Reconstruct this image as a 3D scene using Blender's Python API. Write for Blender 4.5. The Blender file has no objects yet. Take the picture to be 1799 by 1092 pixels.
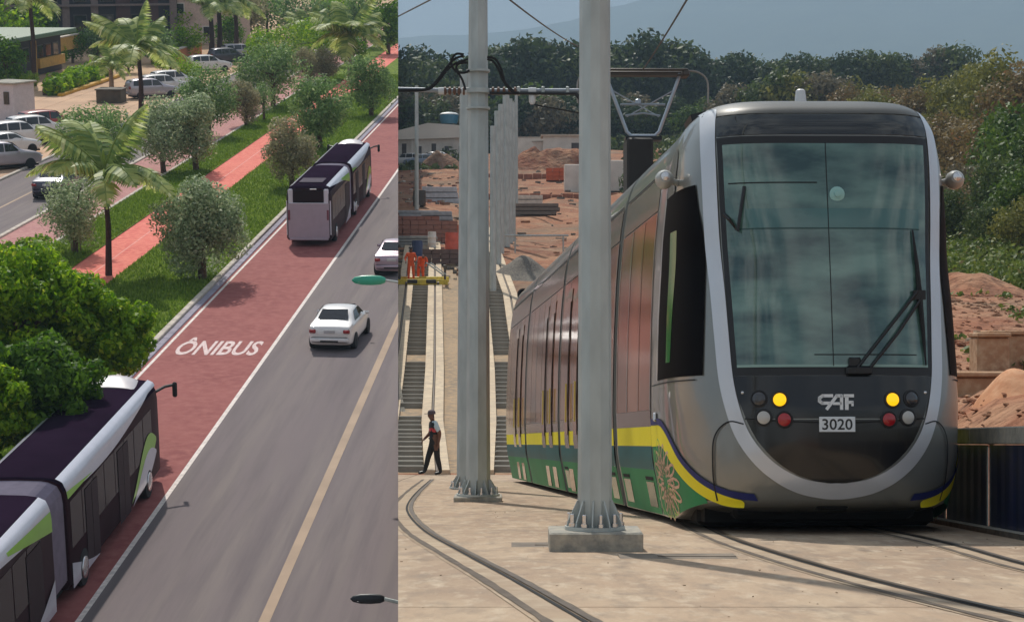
import bpy, bmesh, math, random
import numpy as np
from mathutils import Vector, Matrix, noise as mnoise

# ------------------------------------------------------------------ camera, sky, sun, exposure
SC = bpy.context.scene
COL = SC.collection
F, CX, HY = 3400.0, 899.5, 600.0           # focal length in photo pixels, principal column, horizon row
cam_d = bpy.data.cameras.new('camera')
cam = bpy.data.objects.new('camera', cam_d); COL.objects.link(cam)
cam_d.sensor_width = 36.0; cam_d.lens = 36.0 * F / 1799.0
cam_d.shift_y = (HY - 546.0) / 1799.0
cam_d.clip_start = 0.1; cam_d.clip_end = 20000
cam.location = (0, 0, 0); cam.rotation_euler = (math.radians(90), 0, 0)
SC.camera = cam

SUN = Vector((-0.27, 0.82, 1.21)).normalized()   # towards the sun: ahead and to the left, high
world = bpy.data.worlds.new('World'); SC.world = world; world.use_nodes = True
wn, wl = world.node_tree.nodes, world.node_tree.links
wn.clear()
wo = wn.new('ShaderNodeOutputWorld'); wb = wn.new('ShaderNodeBackground')
sky = wn.new('ShaderNodeTexSky'); sky.sky_type = 'NISHITA'; sky.sun_disc = False
sky.sun_elevation = math.asin(SUN.z); sky.sun_rotation = math.atan2(SUN.x, SUN.y)
sky.air_density = 1.0; sky.dust_density = 3.0; sky.ozone_density = 1.0
wtc = wn.new('ShaderNodeTexCoord'); wmp = wn.new('ShaderNodeMapping'); wmp.inputs['Scale'].default_value = (1, 1, 2.2)
wno = wn.new('ShaderNodeTexNoise'); wno.inputs['Scale'].default_value = 4.6; wno.inputs['Detail'].default_value = 7; wno.inputs['Roughness'].default_value = 0.6
wrm = wn.new('ShaderNodeValToRGB'); wrm.color_ramp.elements[0].position = 0.42; wrm.color_ramp.elements[1].position = 0.60
wrm.color_ramp.elements[0].color = (0.15, 0.15, 0.15, 1); wrm.color_ramp.elements[1].color = (0.92, 0.92, 0.92, 1)
wmx = wn.new('ShaderNodeMixRGB'); wmx.inputs[2].default_value = (7.6, 8.0, 8.3, 1)
wl.new(wtc.outputs['Generated'], wmp.inputs[0]); wl.new(wmp.outputs[0], wno.inputs['Vector'])
wl.new(wno.outputs['Fac'], wrm.inputs[0]); wl.new(wrm.outputs[0], wmx.inputs[0]); wl.new(sky.outputs[0], wmx.inputs[1])
wl.new(wmx.outputs[0], wb.inputs[0]); wl.new(wb.outputs[0], wo.inputs[0])
wb.inputs[1].default_value = 0.082

sun_d = bpy.data.lights.new('sun', 'SUN'); sun_d.energy = 4.9; sun_d.angle = math.radians(0.9); sun_d.color = (1.0, 0.95, 0.87)
sun = bpy.data.objects.new('sun', sun_d); COL.objects.link(sun)
sun.rotation_euler = (-SUN).to_track_quat('-Z', 'Y').to_euler(); sun.location = (0, 0, 80)

SC.view_settings.view_transform = 'Standard'; SC.view_settings.look = 'None'
SC.view_settings.gamma = 1.0; SC.view_settings.exposure = 0.05; SC.view_settings.use_curve_mapping = False
SC.render.engine = 'CYCLES'
SC.cycles.use_denoising = True
SC.cycles.max_bounces = 5; SC.cycles.diffuse_bounces = 2; SC.cycles.glossy_bounces = 2; SC.cycles.transmission_bounces = 2; SC.cycles.transparent_max_bounces = 6; SC.cycles.volume_bounces = 0
SC.cycles.caustics_reflective = False; SC.cycles.caustics_refractive = False
SC.cycles.sample_clamp_indirect = 6

rnd = random.Random(7)
# ------------------------------------------------------------------ helpers
def lin(r, g, b, k=1.0):
    def c(v):
        v /= 255.0
        return (v / 12.92 if v <= 0.04045 else ((v + 0.055) / 1.055) ** 2.4) * k
    return (c(r), c(g), c(b))
MATS = {}
def mat(name, col, rough=0.7, metal=0.0, var=0.12, scale=3.0, bump=0.0, bscale=40.0, col2=None, spec=0.5, coat=0.0, detail=5.0, lo=0.35, hi=0.65, stretch=None):
    if name in MATS: return MATS[name]
    m = bpy.data.materials.new(name); m.use_nodes = True; MATS[name] = m
    nt = m.node_tree; n, l = nt.nodes, nt.links
    b = n['Principled BSDF']
    b.inputs['Roughness'].default_value = rough; b.inputs['Metallic'].default_value = metal
    b.inputs['Specular IOR Level'].default_value = spec; b.inputs['Coat Weight'].default_value = coat
    b.inputs['Coat Roughness'].default_value = 0.05
    tc = n.new('ShaderNodeTexCoord'); src = tc.outputs['Object']
    if stretch:
        mp = n.new('ShaderNodeMapping'); mp.inputs['Scale'].default_value = stretch; l.new(src, mp.inputs[0]); src = mp.outputs[0]
    if var > 0 or col2:
        no = n.new('ShaderNodeTexNoise'); no.inputs['Scale'].default_value = scale; no.inputs['Detail'].default_value = detail
        l.new(src, no.inputs['Vector'])
        rp = n.new('ShaderNodeValToRGB'); rp.color_ramp.elements[0].position = lo; rp.color_ramp.elements[1].position = hi
        c1 = col if col2 else tuple(max(0, v * (1 - var)) for v in col)
        c2 = col2 if col2 else tuple(min(1, v * (1 + var)) for v in col)
        rp.color_ramp.elements[0].color = (*c1, 1); rp.color_ramp.elements[1].color = (*c2, 1)
        l.new(no.outputs['Fac'], rp.inputs[0]); l.new(rp.outputs[0], b.inputs['Base Color'])
    else:
        b.inputs['Base Color'].default_value = (*col, 1)
    if bump > 0:
        n2 = n.new('ShaderNodeTexNoise'); n2.inputs['Scale'].default_value = bscale; n2.inputs['Detail'].default_value = 4
        l.new(src, n2.inputs['Vector'])
        bp = n.new('ShaderNodeBump'); bp.inputs['Strength'].default_value = bump; bp.inputs['Distance'].default_value = 0.05
        l.new(n2.outputs['Fac'], bp.inputs['Height']); l.new(bp.outputs[0], b.inputs['Normal'])
    return m
def mat3(name, cols, scales, rough=0.9, bump=0.3, bscale=6.0, ramp=(0.38, 0.62), stretch=None, bdist=0.06):
    """three colours mixed by two noises: dirt, grass, worn concrete"""
    if name in MATS: return MATS[name]
    m = bpy.data.materials.new(name); m.use_nodes = True; MATS[name] = m
    n, l = m.node_tree.nodes, m.node_tree.links; b = n['Principled BSDF']; b.inputs['Roughness'].default_value = rough
    b.inputs['Specular IOR Level'].default_value = 0.2
    tc = n.new('ShaderNodeTexCoord'); src = tc.outputs['Object']
    if stretch:
        mp = n.new('ShaderNodeMapping'); mp.inputs['Scale'].default_value = stretch; l.new(src, mp.inputs[0]); src = mp.outputs[0]
    prev = None
    for i in range(1, len(cols)):
        no = n.new('ShaderNodeTexNoise'); no.inputs['Scale'].default_value = scales[i - 1]; no.inputs['Detail'].default_value = 6
        no.inputs['Roughness'].default_value = 0.62
        l.new(src, no.inputs['Vector'])
        rp = n.new('ShaderNodeValToRGB'); rp.color_ramp.elements[0].position = ramp[0] + 0.04 * (i - 1); rp.color_ramp.elements[1].position = ramp[1] + 0.04 * (i - 1)
        l.new(no.outputs['Fac'], rp.inputs[0])
        mx = n.new('ShaderNodeMixRGB'); l.new(rp.outputs[0], mx.inputs[0])
        if prev is None: mx.inputs[1].default_value = (*cols[0], 1)
        else: l.new(prev, mx.inputs[1])
        mx.inputs[2].default_value = (*cols[i], 1); prev = mx.outputs[0]
    l.new(prev, b.inputs['Base Color'])
    if bump:
        n2 = n.new('ShaderNodeTexNoise'); n2.inputs['Scale'].default_value = bscale; n2.inputs['Detail'].default_value = 6
        l.new(src, n2.inputs['Vector']); bp = n.new('ShaderNodeBump'); bp.inputs['Strength'].default_value = bump; bp.inputs['Distance'].default_value = bdist
        l.new(n2.outputs['Fac'], bp.inputs['Height']); l.new(bp.outputs[0], b.inputs['Normal'])
    return m
def leafmat(name, c1, c2, c3=None, trans=0.35, scale=0.6, gloss=0.0):
    if name in MATS: return MATS[name]
    m = bpy.data.materials.new(name); m.use_nodes = True; MATS[name] = m
    n, l = m.node_tree.nodes, m.node_tree.links; n.clear()
    out = n.new('ShaderNodeOutputMaterial'); mix = n.new('ShaderNodeMixShader'); mix.inputs[0].default_value = trans
    d = n.new('ShaderNodeBsdfPrincipled'); d.inputs['Roughness'].default_value = 0.55; d.inputs['Specular IOR Level'].default_value = 0.3 + gloss
    t = n.new('ShaderNodeBsdfTranslucent')
    geo = n.new('ShaderNodeNewGeometry'); rp = n.new('ShaderNodeValToRGB')
    rp.color_ramp.elements[0].color = (*c1, 1); rp.color_ramp.elements[1].color = (*c2, 1)
    if c3:
        e = rp.color_ramp.elements.new(0.93); e.color = (*c2, 1); rp.color_ramp.elements[-1].color = (*c3, 1)
    l.new(geo.outputs['Random Per Island'], rp.inputs[0])
    l.new(rp.outputs[0], d.inputs['Base Color']); l.new(rp.outputs[0], t.inputs['Color'])
    l.new(d.outputs[0], mix.inputs[1]); l.new(t.outputs[0], mix.inputs[2]); l.new(mix.outputs[0], out.inputs[0])
    return m

class MB:
    def __init__(s): s.v = []; s.f = []; s.m = []; s.mats = []
    def mi(s, m):
        if m not in s.mats: s.mats.append(m)
        return s.mats.index(m)
    def add(s, vs, fs, m=None):
        o = len(s.v); s.v += [tuple(v) for v in vs]; s.f += [tuple(i + o for i in f) for f in fs]
        s.m += [s.mi(m) if m else 0] * len(fs); return s
    def box(s, c, d, R=None, m=None, bev=0.0):
        x, y, z = d[0] / 2, d[1] / 2, d[2] / 2
        if bev > 0:
            e = min(bev, x * .9, y * .9, z * .9); vs = []
            for zz, k in ((-z, e), (-z + e, 0), (z - e, 0), (z, e)):
                X, Y = x - k, y - k
                vs += [(-X + e, -Y, zz), (X - e, -Y, zz), (X, -Y + e, zz), (X, Y - e, zz), (X - e, Y, zz), (-X + e, Y, zz), (-X, Y - e, zz), (-X, -Y + e, zz)]
            fs = [tuple(range(7, -1, -1)), tuple(range(24, 32))]
            for r in range(3):
                for i in range(8): fs.append((r * 8 + i, r * 8 + (i + 1) % 8, r * 8 + 8 + (i + 1) % 8, r * 8 + 8 + i))
        else:
            vs = [(-x, -y, -z), (x, -y, -z), (x, y, -z), (-x, y, -z), (-x, -y, z), (x, -y, z), (x, y, z), (-x, y, z)]
            fs = [(3, 2, 1, 0), (4, 5, 6, 7), (0, 1, 5, 4), (1, 2, 6, 5), (2, 3, 7, 6), (3, 0, 4, 7)]
        c = Vector(c)
        vs = [((R @ Vector(v)) if R else Vector(v)) + c for v in vs]
        return s.add(vs, fs, m)
    def tube(s, pts, r, n=8, m=None, cap=True, up=None):
        pts = [Vector(p) for p in pts]; k = len(pts)
        rr = r if isinstance(r, (list, tuple)) else [r] * k
        base = len(s.v); vs = []; fs = []
        d0 = (pts[1] - pts[0]).normalized()
        u = Vector((0, 0, 1)) if abs(d0.z) < 0.95 else Vector((1, 0, 0))
        for i, p in enumerate(pts):
            d = (pts[min(i + 1, k - 1)] - pts[max(i - 1, 0)]).normalized()
            a = d.cross(u)
            if a.length < 1e-4: a = d.cross(Vector((0, 1, 0)))
            a.normalize(); b = a.cross(d); u = b
            for j in range(n):
                t = 2 * math.pi * j / n; vs.append(p + (a * math.cos(t) + b * math.sin(t)) * rr[i])
        for i in range(k - 1):
            for j in range(n): fs.append((i * n + j, i * n + (j + 1) % n, (i + 1) * n + (j + 1) % n, (i + 1) * n + j))
        if cap: fs.append(tuple(range(n - 1, -1, -1))); fs.append(tuple((k - 1) * n + j for j in range(n)))
        return s.add(vs, fs, m)
    def lathe(s, prof, n=20, c=(0, 0, 0), R=None, m=None):
        vs = []; fs = []; c = Vector(c)
        for (r, z) in prof:
            for j in range(n):
                t = 2 * math.pi * j / n; v = Vector((r * math.cos(t), r * math.sin(t), z)); vs.append(((R @ v) if R else v) + c)
        for i in range(len(prof) - 1):
            for j in range(n): fs.append((i * n + j, i * n + (j + 1) % n, (i + 1) * n + (j + 1) % n, (i + 1) * n + j))
        fs.append(tuple(range(n - 1, -1, -1))); fs.append(tuple((len(prof) - 1) * n + j for j in range(n)))
        return s.add(vs, fs, m)
    def prism(s, poly, h0, h1, axis='z', m=None):
        """extrude a 2-D polygon: axis z -> (x,y), x -> (y,z), y -> (x,z)"""
        def P(a, b, h): return (a, b, h) if axis == 'z' else ((h, a, b) if axis == 'x' else (a, h, b))
        k = len(poly); vs = [P(a, b, h0) for a, b in poly] + [P(a, b, h1) for a, b in poly]
        fs = [tuple(range(k - 1, -1, -1)), tuple(range(k, 2 * k))] + [(i, (i + 1) % k, k + (i + 1) % k, k + i) for i in range(k)]
        return s.add(vs, fs, m)
    def grid(s, rows, m=None, flip=False):
        nr, nc = len(rows), len(rows[0]); vs = [p for r in rows for p in r]; fs = []
        for i in range(nr - 1):
            for j in range(nc - 1):
                q = (i * nc + j, i * nc + j + 1, (i + 1) * nc + j + 1, (i + 1) * nc + j); fs.append(q[::-1] if flip else q)
        return s.add(vs, fs, m)
    def mesh(s, name, m=None, smooth=None):
        me = bpy.data.meshes.new(name); me.from_pydata(s.v, [], s.f)
        ms = s.mats or ([m] if m else [])
        for q in ms: me.materials.append(q)
        if len(ms) > 1: me.polygons.foreach_set('material_index', s.m)
        me.update()
        if smooth is not None:
            bm = bmesh.new(); bm.from_mesh(me); bmesh.ops.remove_doubles(bm, verts=bm.verts, dist=1e-5)
            bmesh.ops.recalc_face_normals(bm, faces=bm.faces) if smooth >= 0 else None
            a = math.radians(abs(smooth))
            for f in bm.faces: f.smooth = True
            for e in bm.edges:
                if len(e.link_faces) == 2 and e.calc_face_angle(0) > a: e.smooth = False
            bm.to_mesh(me); bm.free()
        return me
    def build(s, name, m=None, parent=None, smooth=35, M=None):
        return link(name, s.mesh(name, m, smooth), parent, M)
SIDE = 'R'; LEFT, RIGHT = [], []
def link(name, me, parent=None, M=None):
    o = bpy.data.objects.new(name, me); COL.objects.link(o)
    if parent is not None: o.parent = parent
    if M is not None: o.matrix_world = M
    (LEFT if SIDE == 'L' else RIGHT).append(o); return o
def empty(name, M=None):
    o = link(name, None); o.empty_display_size = 0.3
    if M is not None: o.matrix_world = M
    return o
def tag(o, label, cat, group=None, kind=None):
    if label: o['label'] = label
    if cat: o['category'] = cat
    if group: o['group'] = group
    if kind: o['kind'] = kind
    return o
def struct(o): o['kind'] = 'structure'; return o
def copy_tree(o, parent=None):
    c = o.copy(); COL.objects.link(c); c.parent = parent
    (LEFT if SIDE == 'L' else RIGHT).append(c)
    for ch in o.children: copy_tree(ch, c)
    return c
def T(x, y, z): return Matrix.Translation((x, y, z))
def RZ(a): return Matrix.Rotation(a, 4, 'Z')
def RX(a): return Matrix.Rotation(a, 4, 'X')
def RY(a): return Matrix.Rotation(a, 4, 'Y')
def sstep(a, b, x):
    t = min(1, max(0, (x - a) / (b - a))); return t * t * (3 - 2 * t)
def ray(x, y, Y): return Vector(((x - CX) * Y / F, Y, (HY - y) * Y / F))
def smooth_curve(pts, n):
    """Catmull-Rom through points of any dimension"""
    P = [np.array(p, float) for p in pts]; P = [2 * P[0] - P[1]] + P + [2 * P[-1] - P[-2]]; out = []
    for i in range(1, len(P) - 2):
        for k in range(n):
            t = k / n; out.append(tuple(0.5 * ((2 * P[i]) + (P[i + 1] - P[i - 1]) * t + (2 * P[i - 1] - 5 * P[i] + 4 * P[i + 1] - P[i + 2]) * t * t + (3 * P[i] - P[i - 1] - 3 * P[i + 1] + P[i + 2]) * t ** 3)))
    out.append(tuple(P[-2])); return out
def text_mesh(txt, w, h, m, depth=0.004, name='lettering', shear=0.0, bold=0.0):
    """flat lettering mesh in local x (width) and y (height), centred"""
    cu = bpy.data.curves.new(name, 'FONT'); cu.body = txt; cu.size = 1; cu.extrude = 0.0; cu.resolution_u = 3; cu.offset = bold; cu.shear = shear
    ob = bpy.data.objects.new('tmp', cu); COL.objects.link(ob)
    dg = bpy.context.evaluated_depsgraph_get(); me = bpy.data.meshes.new_from_object(ob.evaluated_get(dg))
    bpy.data.objects.remove(ob); bpy.data.curves.remove(cu)
    co = np.zeros(len(me.vertices) * 3); me.vertices.foreach_get('co', co); co = co.reshape(-1, 3)
    a, b = co.min(0), co.max(0); co[:, 0] = ((co[:, 0] - a[0]) / (b[0] - a[0]) - .5) * w; co[:, 1] = ((co[:, 1] - a[1]) / (b[1] - a[1]) - .5) * h
    me.vertices.foreach_set('co', co.ravel()); me.materials.clear(); me.materials.append(m); me.name = name; return me

# ------------------------------------------------------------------ foliage
def leaf_cloud(name, clumps, n, leaf, m, seed=0, flat=0.5, aspect=1.7):
    """n leaf quads spread over clumps [(cx,cy,cz,r)], denser towards each clump's skin"""
    g = np.random.default_rng(seed); cl = np.array(clumps); w = cl[:, 3] ** 2; w = w / w.sum()
    k = g.choice(len(cl), n, p=w); d = g.normal(size=(n, 3)); d /= np.linalg.norm(d, axis=1)[:, None]
    r = cl[k, 3] * (0.45 + 0.6 * g.random(n) ** 0.6); c = cl[k, :3] + d * r[:, None]
    nr = d + g.normal(size=(n, 3)) * flat; nr /= np.linalg.norm(nr, axis=1)[:, None]
    a = np.cross(nr, g.normal(size=(n, 3))); a /= np.linalg.norm(a, axis=1)[:, None]; b = np.cross(nr, a)
    s = leaf * (0.6 + 0.8 * g.random(n)); a = a * (s * aspect / 2)[:, None]; b = b * (s / 2)[:, None]
    v = np.stack([c - a, c + b * 0.9 - a * .1, c + a, c - b * 0.9 - a * .1], 1).reshape(-1, 3)
    me = bpy.data.meshes.new(name); me.vertices.add(4 * n); me.vertices.foreach_set('co', v.ravel())
    me.loops.add(4 * n); me.loops.foreach_set('vertex_index', np.arange(4 * n, dtype=np.int32))
    me.polygons.add(n); me.polygons.foreach_set('loop_start', np.arange(0, 4 * n, 4, dtype=np.int32)); me.polygons.foreach_set('loop_total', np.full(n, 4, dtype=np.int32))
    me.update(calc_edges=True); me.materials.append(m); return me
def crown_clumps(rx, rz, cz, k, seed, cr=0.42, low=-0.8):
    r = random.Random(seed); out = []
    for i in range(k):
        while True:
            p = Vector((r.uniform(-1, 1), r.uniform(-1, 1), r.uniform(low, 1)))
            if 0.35 < p.length < 1.0: break
        p = p.normalized() * (0.45 + 0.42 * r.random())
        q = cr * (0.65 + 0.6 * r.random())
        out.append((p.x * rx, p.y * rx, cz + p.z * rz, q * (rx + rz) / 2))
    out.append((0, 0, cz, 0.5 * min(rx, rz))); return out
def trunk_mesh(name, h, r, clumps, m, seed, limbs=6, lean=0.0):
    q = random.Random(seed); b = MB()
    pts = [(0, 0, -.15), (q.uniform(-.03, .03) * h, q.uniform(-.03, .03) * h, h * .35), (lean * h * .6, q.uniform(-.05, .05) * h, h * .7), (lean * h, 0, h)]
    b.tube(smooth_curve(pts, 4), [r * (1.25 - 0.75 * i / 12) for i in range(13)], 8)
    for c in q.sample(clumps, min(limbs, len(clumps))):
        z0 = h * q.uniform(.55, .98); s = Vector((lean * z0, 0, z0)); e = Vector(c[:3]); mid = (s + e) / 2 + Vector((0, 0, .08 * h))
        b.tube(smooth_curve([s, mid, e], 3), [r * .55, r * .5, r * .45, r * .38, r * .3, r * .22, r * .12], 6)
    return b.mesh(name, m, 60)
# ------------------------------------------------------------------ materials
M_ASPH = mat3('asphalt', [lin(124, 112, 112), lin(112, 101, 103), lin(130, 119, 115), lin(108, 98, 99)], [0.45, 0.9, 2.0], rough=0.85, bump=0.15, bscale=60, stretch=(1, 0.05, 1), bdist=0.01)
M_LANE = mat3('red_lane', [lin(156, 92, 88), lin(142, 80, 78), lin(164, 102, 96)], [0.4, 2.5], rough=0.9, bump=0.15, bscale=60, bdist=0.01)
M_PATH = mat3('salmon_path', [lin(232, 126, 112), lin(218, 108, 98), lin(240, 146, 126)], [0.3, 3.0], rough=0.9, bump=0.1, bscale=40, bdist=0.01)
M_WALK = mat3('pink_walkway', [lin(186, 132, 128), lin(172, 116, 116), lin(200, 152, 142)], [0.5, 4.0], rough=0.9, bump=0.1, bscale=40, bdist=0.01)
M_PAVE = mat3('beige_paving', [lin(196, 160, 128), lin(180, 142, 116), lin(210, 178, 140)], [0.15, 1.2], rough=0.9, bump=0.15, bscale=10, bdist=0.02)
M_LAWN = mat3('lawn', [lin(98, 122, 28), lin(74, 98, 20), lin(134, 150, 44)], [0.5, 3.5], rough=0.95, bump=0.8, bscale=9, bdist=0.12)
M_BLADE = leafmat('grass_blade', lin(80, 112, 30), lin(142, 164, 62), trans=0.4)
M_PAINTW = mat('white_road_paint', lin(226, 212, 204), 0.8, var=0.18, scale=6)
M_PAINTY = mat('faded_yellow_paint', lin(168, 142, 118), 0.8, var=0.10, scale=.6)
M_KERB = mat('kerb_concrete', lin(196, 184, 170), 0.85, var=0.15, scale=2, bump=.2)
M_GUT = mat('gutter_concrete', lin(150, 144, 158), 0.85, var=0.12, scale=2)
M_CONC = mat3('concrete', [lin(168, 164, 154), lin(142, 140, 132), lin(184, 176, 160)], [1.5, 9.0], rough=0.85, bump=0.3, bscale=25, bdist=0.02)
M_SLAB = mat3('yard_slab', [lin(180, 156, 132), lin(160, 138, 118), lin(194, 172, 146), lin(150, 134, 118), lin(204, 186, 162)], [0.5, 1.6, 4.5, 7.0], rough=0.9, bump=0.4, bscale=18, bdist=0.03, stretch=(1, .32, 1), ramp=(.40, .66))
M_BEAM = mat3('beam_concrete', [lin(222, 202, 172), lin(206, 184, 156), lin(190, 172, 150)], [0.5, 3.0], rough=0.9, bump=0.2, bscale=8, bdist=0.02)
M_DIRT = mat3('red_earth', [lin(164, 112, 84), lin(140, 90, 68), lin(182, 140, 110), lin(136, 118, 98), lin(120, 82, 64)], [0.05, 0.35, 0.12, 1.6], rough=0.95, bump=0.9, bscale=2.2, bdist=0.35)
M_GRAV = mat3('grey_gravel', [lin(120, 114, 106), lin(92, 88, 84), lin(146, 138, 126)], [1.2, 12.0], rough=0.95, bump=0.9, bscale=14, bdist=0.06)
M_RAIL = mat('rail_steel', lin(96, 84, 72), 0.45, 0.6, var=0.25, scale=8)
M_GROOVE = mat('rail_groove_rubber', lin(98, 86, 74), 0.9, var=0.25, scale=5)
M_SLEEP = mat('sleeper_concrete', lin(140, 134, 122), 0.9, var=0.25, scale=0.7, bump=.3)
M_GALV = mat('galvanised_steel', lin(184, 190, 186), 0.55, 0.2, var=0.12, scale=5, bump=0.08, bscale=12, stretch=(1, 1, .35))
M_TRUNK = mat('bark', lin(92, 72, 56), 0.9, var=0.3, scale=8, bump=.5, bscale=20)
M_TRUNKP = mat('pale_bark', lin(150, 132, 110), 0.9, var=0.25, scale=8, bump=.4, bscale=20)
M_BLACK = mat('black_plastic', (0.012, 0.012, 0.013), 0.45, var=0.0)
M_RUB = mat('black_rubber', (0.015, 0.015, 0.016), 0.8, var=0.2)
M_DARKIN = mat('dark_underframe', (0.006, 0.006, 0.006), 0.9, var=0.2)
M_GLASSD = mat('dark_car_glass', (0.012, 0.014, 0.018), 0.06, var=0.0, spec=0.8)
M_CHROME = mat('bright_metal', (0.75, 0.75, 0.76), 0.25, 0.9, var=0.0)
M_WHITE = mat('white_paint', lin(232, 230, 228), 0.35, var=0.04, scale=2, coat=0.5)
M_WALLW = mat('white_render', lin(222, 216, 206), 0.85, var=0.1, scale=0.8, bump=.1)
M_TAILR = mat('red_lens', lin(150, 24, 30), 0.2, var=0.0, coat=0.6)

# ------------------------------------------------------------------ the left hillside: its plane and road frame
TT = 740.0 / F; TA = math.atan(TT); Y0 = 74.4
PHI = math.atan(((1010 - CX) / F) / math.hypot(1, TT))
ex = Vector((1, 0, 0)); ey = Vector((0, math.cos(TA), math.sin(TA))); ez = Vector((0, -math.sin(TA), math.cos(TA)))
ra = ex * math.cos(PHI) - ey * math.sin(PHI); rb = ex * math.sin(PHI) + ey * math.cos(PHI)
ML = Matrix(((ra.x, rb.x, ez.x, 0), (ra.y, rb.y, ez.y, Y0), (ra.z, rb.z, ez.z, 0), (0, 0, 0, 1)))
def AB(x, y):
    """photo point on the hillside street -> (across, along) in metres"""
    mm = (HY - y) / F; Y = TT * Y0 / (TT - mm); X = (x - CX) * Y / F; q = (Y - Y0) / math.cos(TA)
    return (X * math.cos(PHI) - q * math.sin(PHI), X * math.sin(PHI) + q * math.cos(PHI))
def pxm(y): return (y + 140.0) / 740.0 * F / Y0      # pixels per metre across at a row
CUT = (699.5 - CX) / F                                # the foot of the retaining wall: X = CUT * Y
# ------------------------------------------------------------------ the right terrain
LT = np.array([(-60, -3.0), (0, .883), (53, 3.64), (62, 2.64), (72, 1.27), (82, -.24), (94, -2.2), (115, -5.24), (150, -9.5), (200, -16.2), (270, -25.8), (350, -37), (450, -51), (560, -62), (700, -70)])
RT = np.array([(-60, -2.5), (0, 1.2), (20, 1.5), (30, 1.28), (45, .9), (60, 0.2), (75, -1.2), (90, -3.0), (120, -7.0), (160, -14), (200, -20), (270, -30), (350, -42), (450, -53), (560, -63), (700, -70)])
def slabz(Y): return -(0.883 + 0.052 * Y)
def G(X, Y):
    a = -np.interp(Y, LT[:, 0], LT[:, 1]); b = -np.interp(Y, RT[:, 0], RT[:, 1])
    if Y < 53: a = slabz(Y) - (0.5 if Y < 50 else 0.5 * (53 - Y) / 3)
    w = sstep(4.2, 9 + max(0, (Y - 40)) * .22, X) if X > 0 else 0
    z = a * (1 - w) + b * w
    k = sstep(100, 160, Y) if X < 3 else sstep(4, 8, X)
    z += k * (mnoise.noise(Vector((X * .05, Y * .05, 0))) * 1.4 + mnoise.noise(Vector((X * .2, Y * .2, 3))) * .35)
    return float(z)

# ================================================================== LEFT SETTING
SIDE = 'L'
def strip(name, a0, a1, c, m, b0=-62, b1=420, nb=1):
    bmk = MB(); bmk.grid([[(a0, b0 + (b1 - b0) * i / nb, c), (a1, b0 + (b1 - b0) * i / nb, c)] for i in range(nb + 1)])
    return struct(bmk.build(name, m, smooth=None, M=ML))
a_lane = AB(498, 582)[0]; a_kerb = AB(352, 540)[0]; a_yel = AB(551, 895)[0]
a_pr = AB(300, 413)[0]; a_pl = AB(207, 416)[0]; a_wr = AB(231, 342)[0]; a_wl = AB(75, 378)[0]
a_ly = AB(30, 350)[0]; a_le = AB(0, 318)[0]
strip('hillside_ground', -160, 60, -0.06, M_PAVE)
strip('road', a_lane, 60, 0.0, M_ASPH)
strip('bus_lane', a_kerb, a_lane, 0.0, M_LANE)
strip('lane_line', a_lane - .07, a_lane + .07, 0.006, M_PAINTW)
strip('lane_edge_line', a_kerb + .10, a_kerb + .22, 0.006, M_PAINTW)
strip('road_centre_line', a_yel - .13, a_yel + .13, 0.006, M_PAINTY)
def kerb(name, a, w=.22, h=.14, m=M_KERB, L=1.0):
    bk = MB()
    b = -50.0
    while b < 200:
        bk.box((a, b + L / 2, h / 2 - .03), (w, L - .02, h + .06), bev=.02); b += L
    o = bk.build(name, m, smooth=None, M=ML); return struct(o)
kerb('kerb', a_kerb - .42, .24, .16); kerb('kerb', a_kerb - .15, .28, .05, M_GUT)
strip('lawn', a_pr, a_kerb - .3, 0.06, M_LAWN)
strip('cycle_path', a_pl, a_pr, 0.02, M_PATH)
strip('path_line', (a_pl + a_pr) / 2 - .04, (a_pl + a_pr) / 2 + .04, 0.026, mat('pale_path_line', lin(240, 160, 146), .9, var=.2))
strip('lawn', a_wr, a_pl, 0.06, M_LAWN)
strip('walkway', a_wl, a_wr, 0.02, M_WALK)
kerb('kerb', a_wr + .1, .2, .12); kerb('kerb', a_wl - .1, .24, .12)
strip('road', a_le, a_wl - .2, 0.0, M_ASPH)
strip('road_centre_line', a_ly - .08, a_ly + .08, 0.006, M_PAINTY)
kerb('kerb', a_le - .1, .24, .12)
# paving slabs of the car park, laid with open joints, as far as they can be told apart
pk = MB()
M_PAVE2 = mat('paving_slab', lin(200, 162, 130), .9, var=.14, scale=.25)
for i in range(10):
    for j in range(26):
        pk.box((a_le - 1.6 - i * 2.4, 30 + j * 3.2, -.03), (2.36, 3.16, .07))
struct(pk.build('car_park_paving', M_PAVE2, smooth=None, M=ML))
# grass blades on the lawns (stuff)
def blades(name, a0, a1, b0, b1, n, h, seed):
    g = np.random.default_rng(seed); A = g.uniform(a0, a1, n); B = b0 + (b1 - b0) * g.random(n) ** 1.5
    v = np.zeros((n, 3, 3)); w = h * .22; t = g.uniform(0, 6.28, n); hh = h * g.uniform(.5, 1.2, n)
    v[:, 0] = np.stack([A - w * np.cos(t), B - w * np.sin(t), np.full(n, .055)], 1); v[:, 1] = np.stack([A + w * np.cos(t), B + w * np.sin(t), np.full(n, .055)], 1)
    v[:, 2] = np.stack([A + g.normal(0, .05, n), B + g.normal(0, .05, n), .06 + hh], 1)
    me = bpy.data.meshes.new(name); me.vertices.add(3 * n); me.vertices.foreach_set('co', v.ravel()); me.loops.add(3 * n); me.loops.foreach_set('vertex_index', np.arange(3 * n, dtype=np.int32))
    me.polygons.add(n); me.polygons.foreach_set('loop_start', np.arange(0, 3 * n, 3, dtype=np.int32)); me.polygons.foreach_set('loop_total', np.full(n, 3, dtype=np.int32))
    me.update(calc_edges=True); me.materials.append(M_BLADE); o = link(name, me, M=ML); return o
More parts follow.
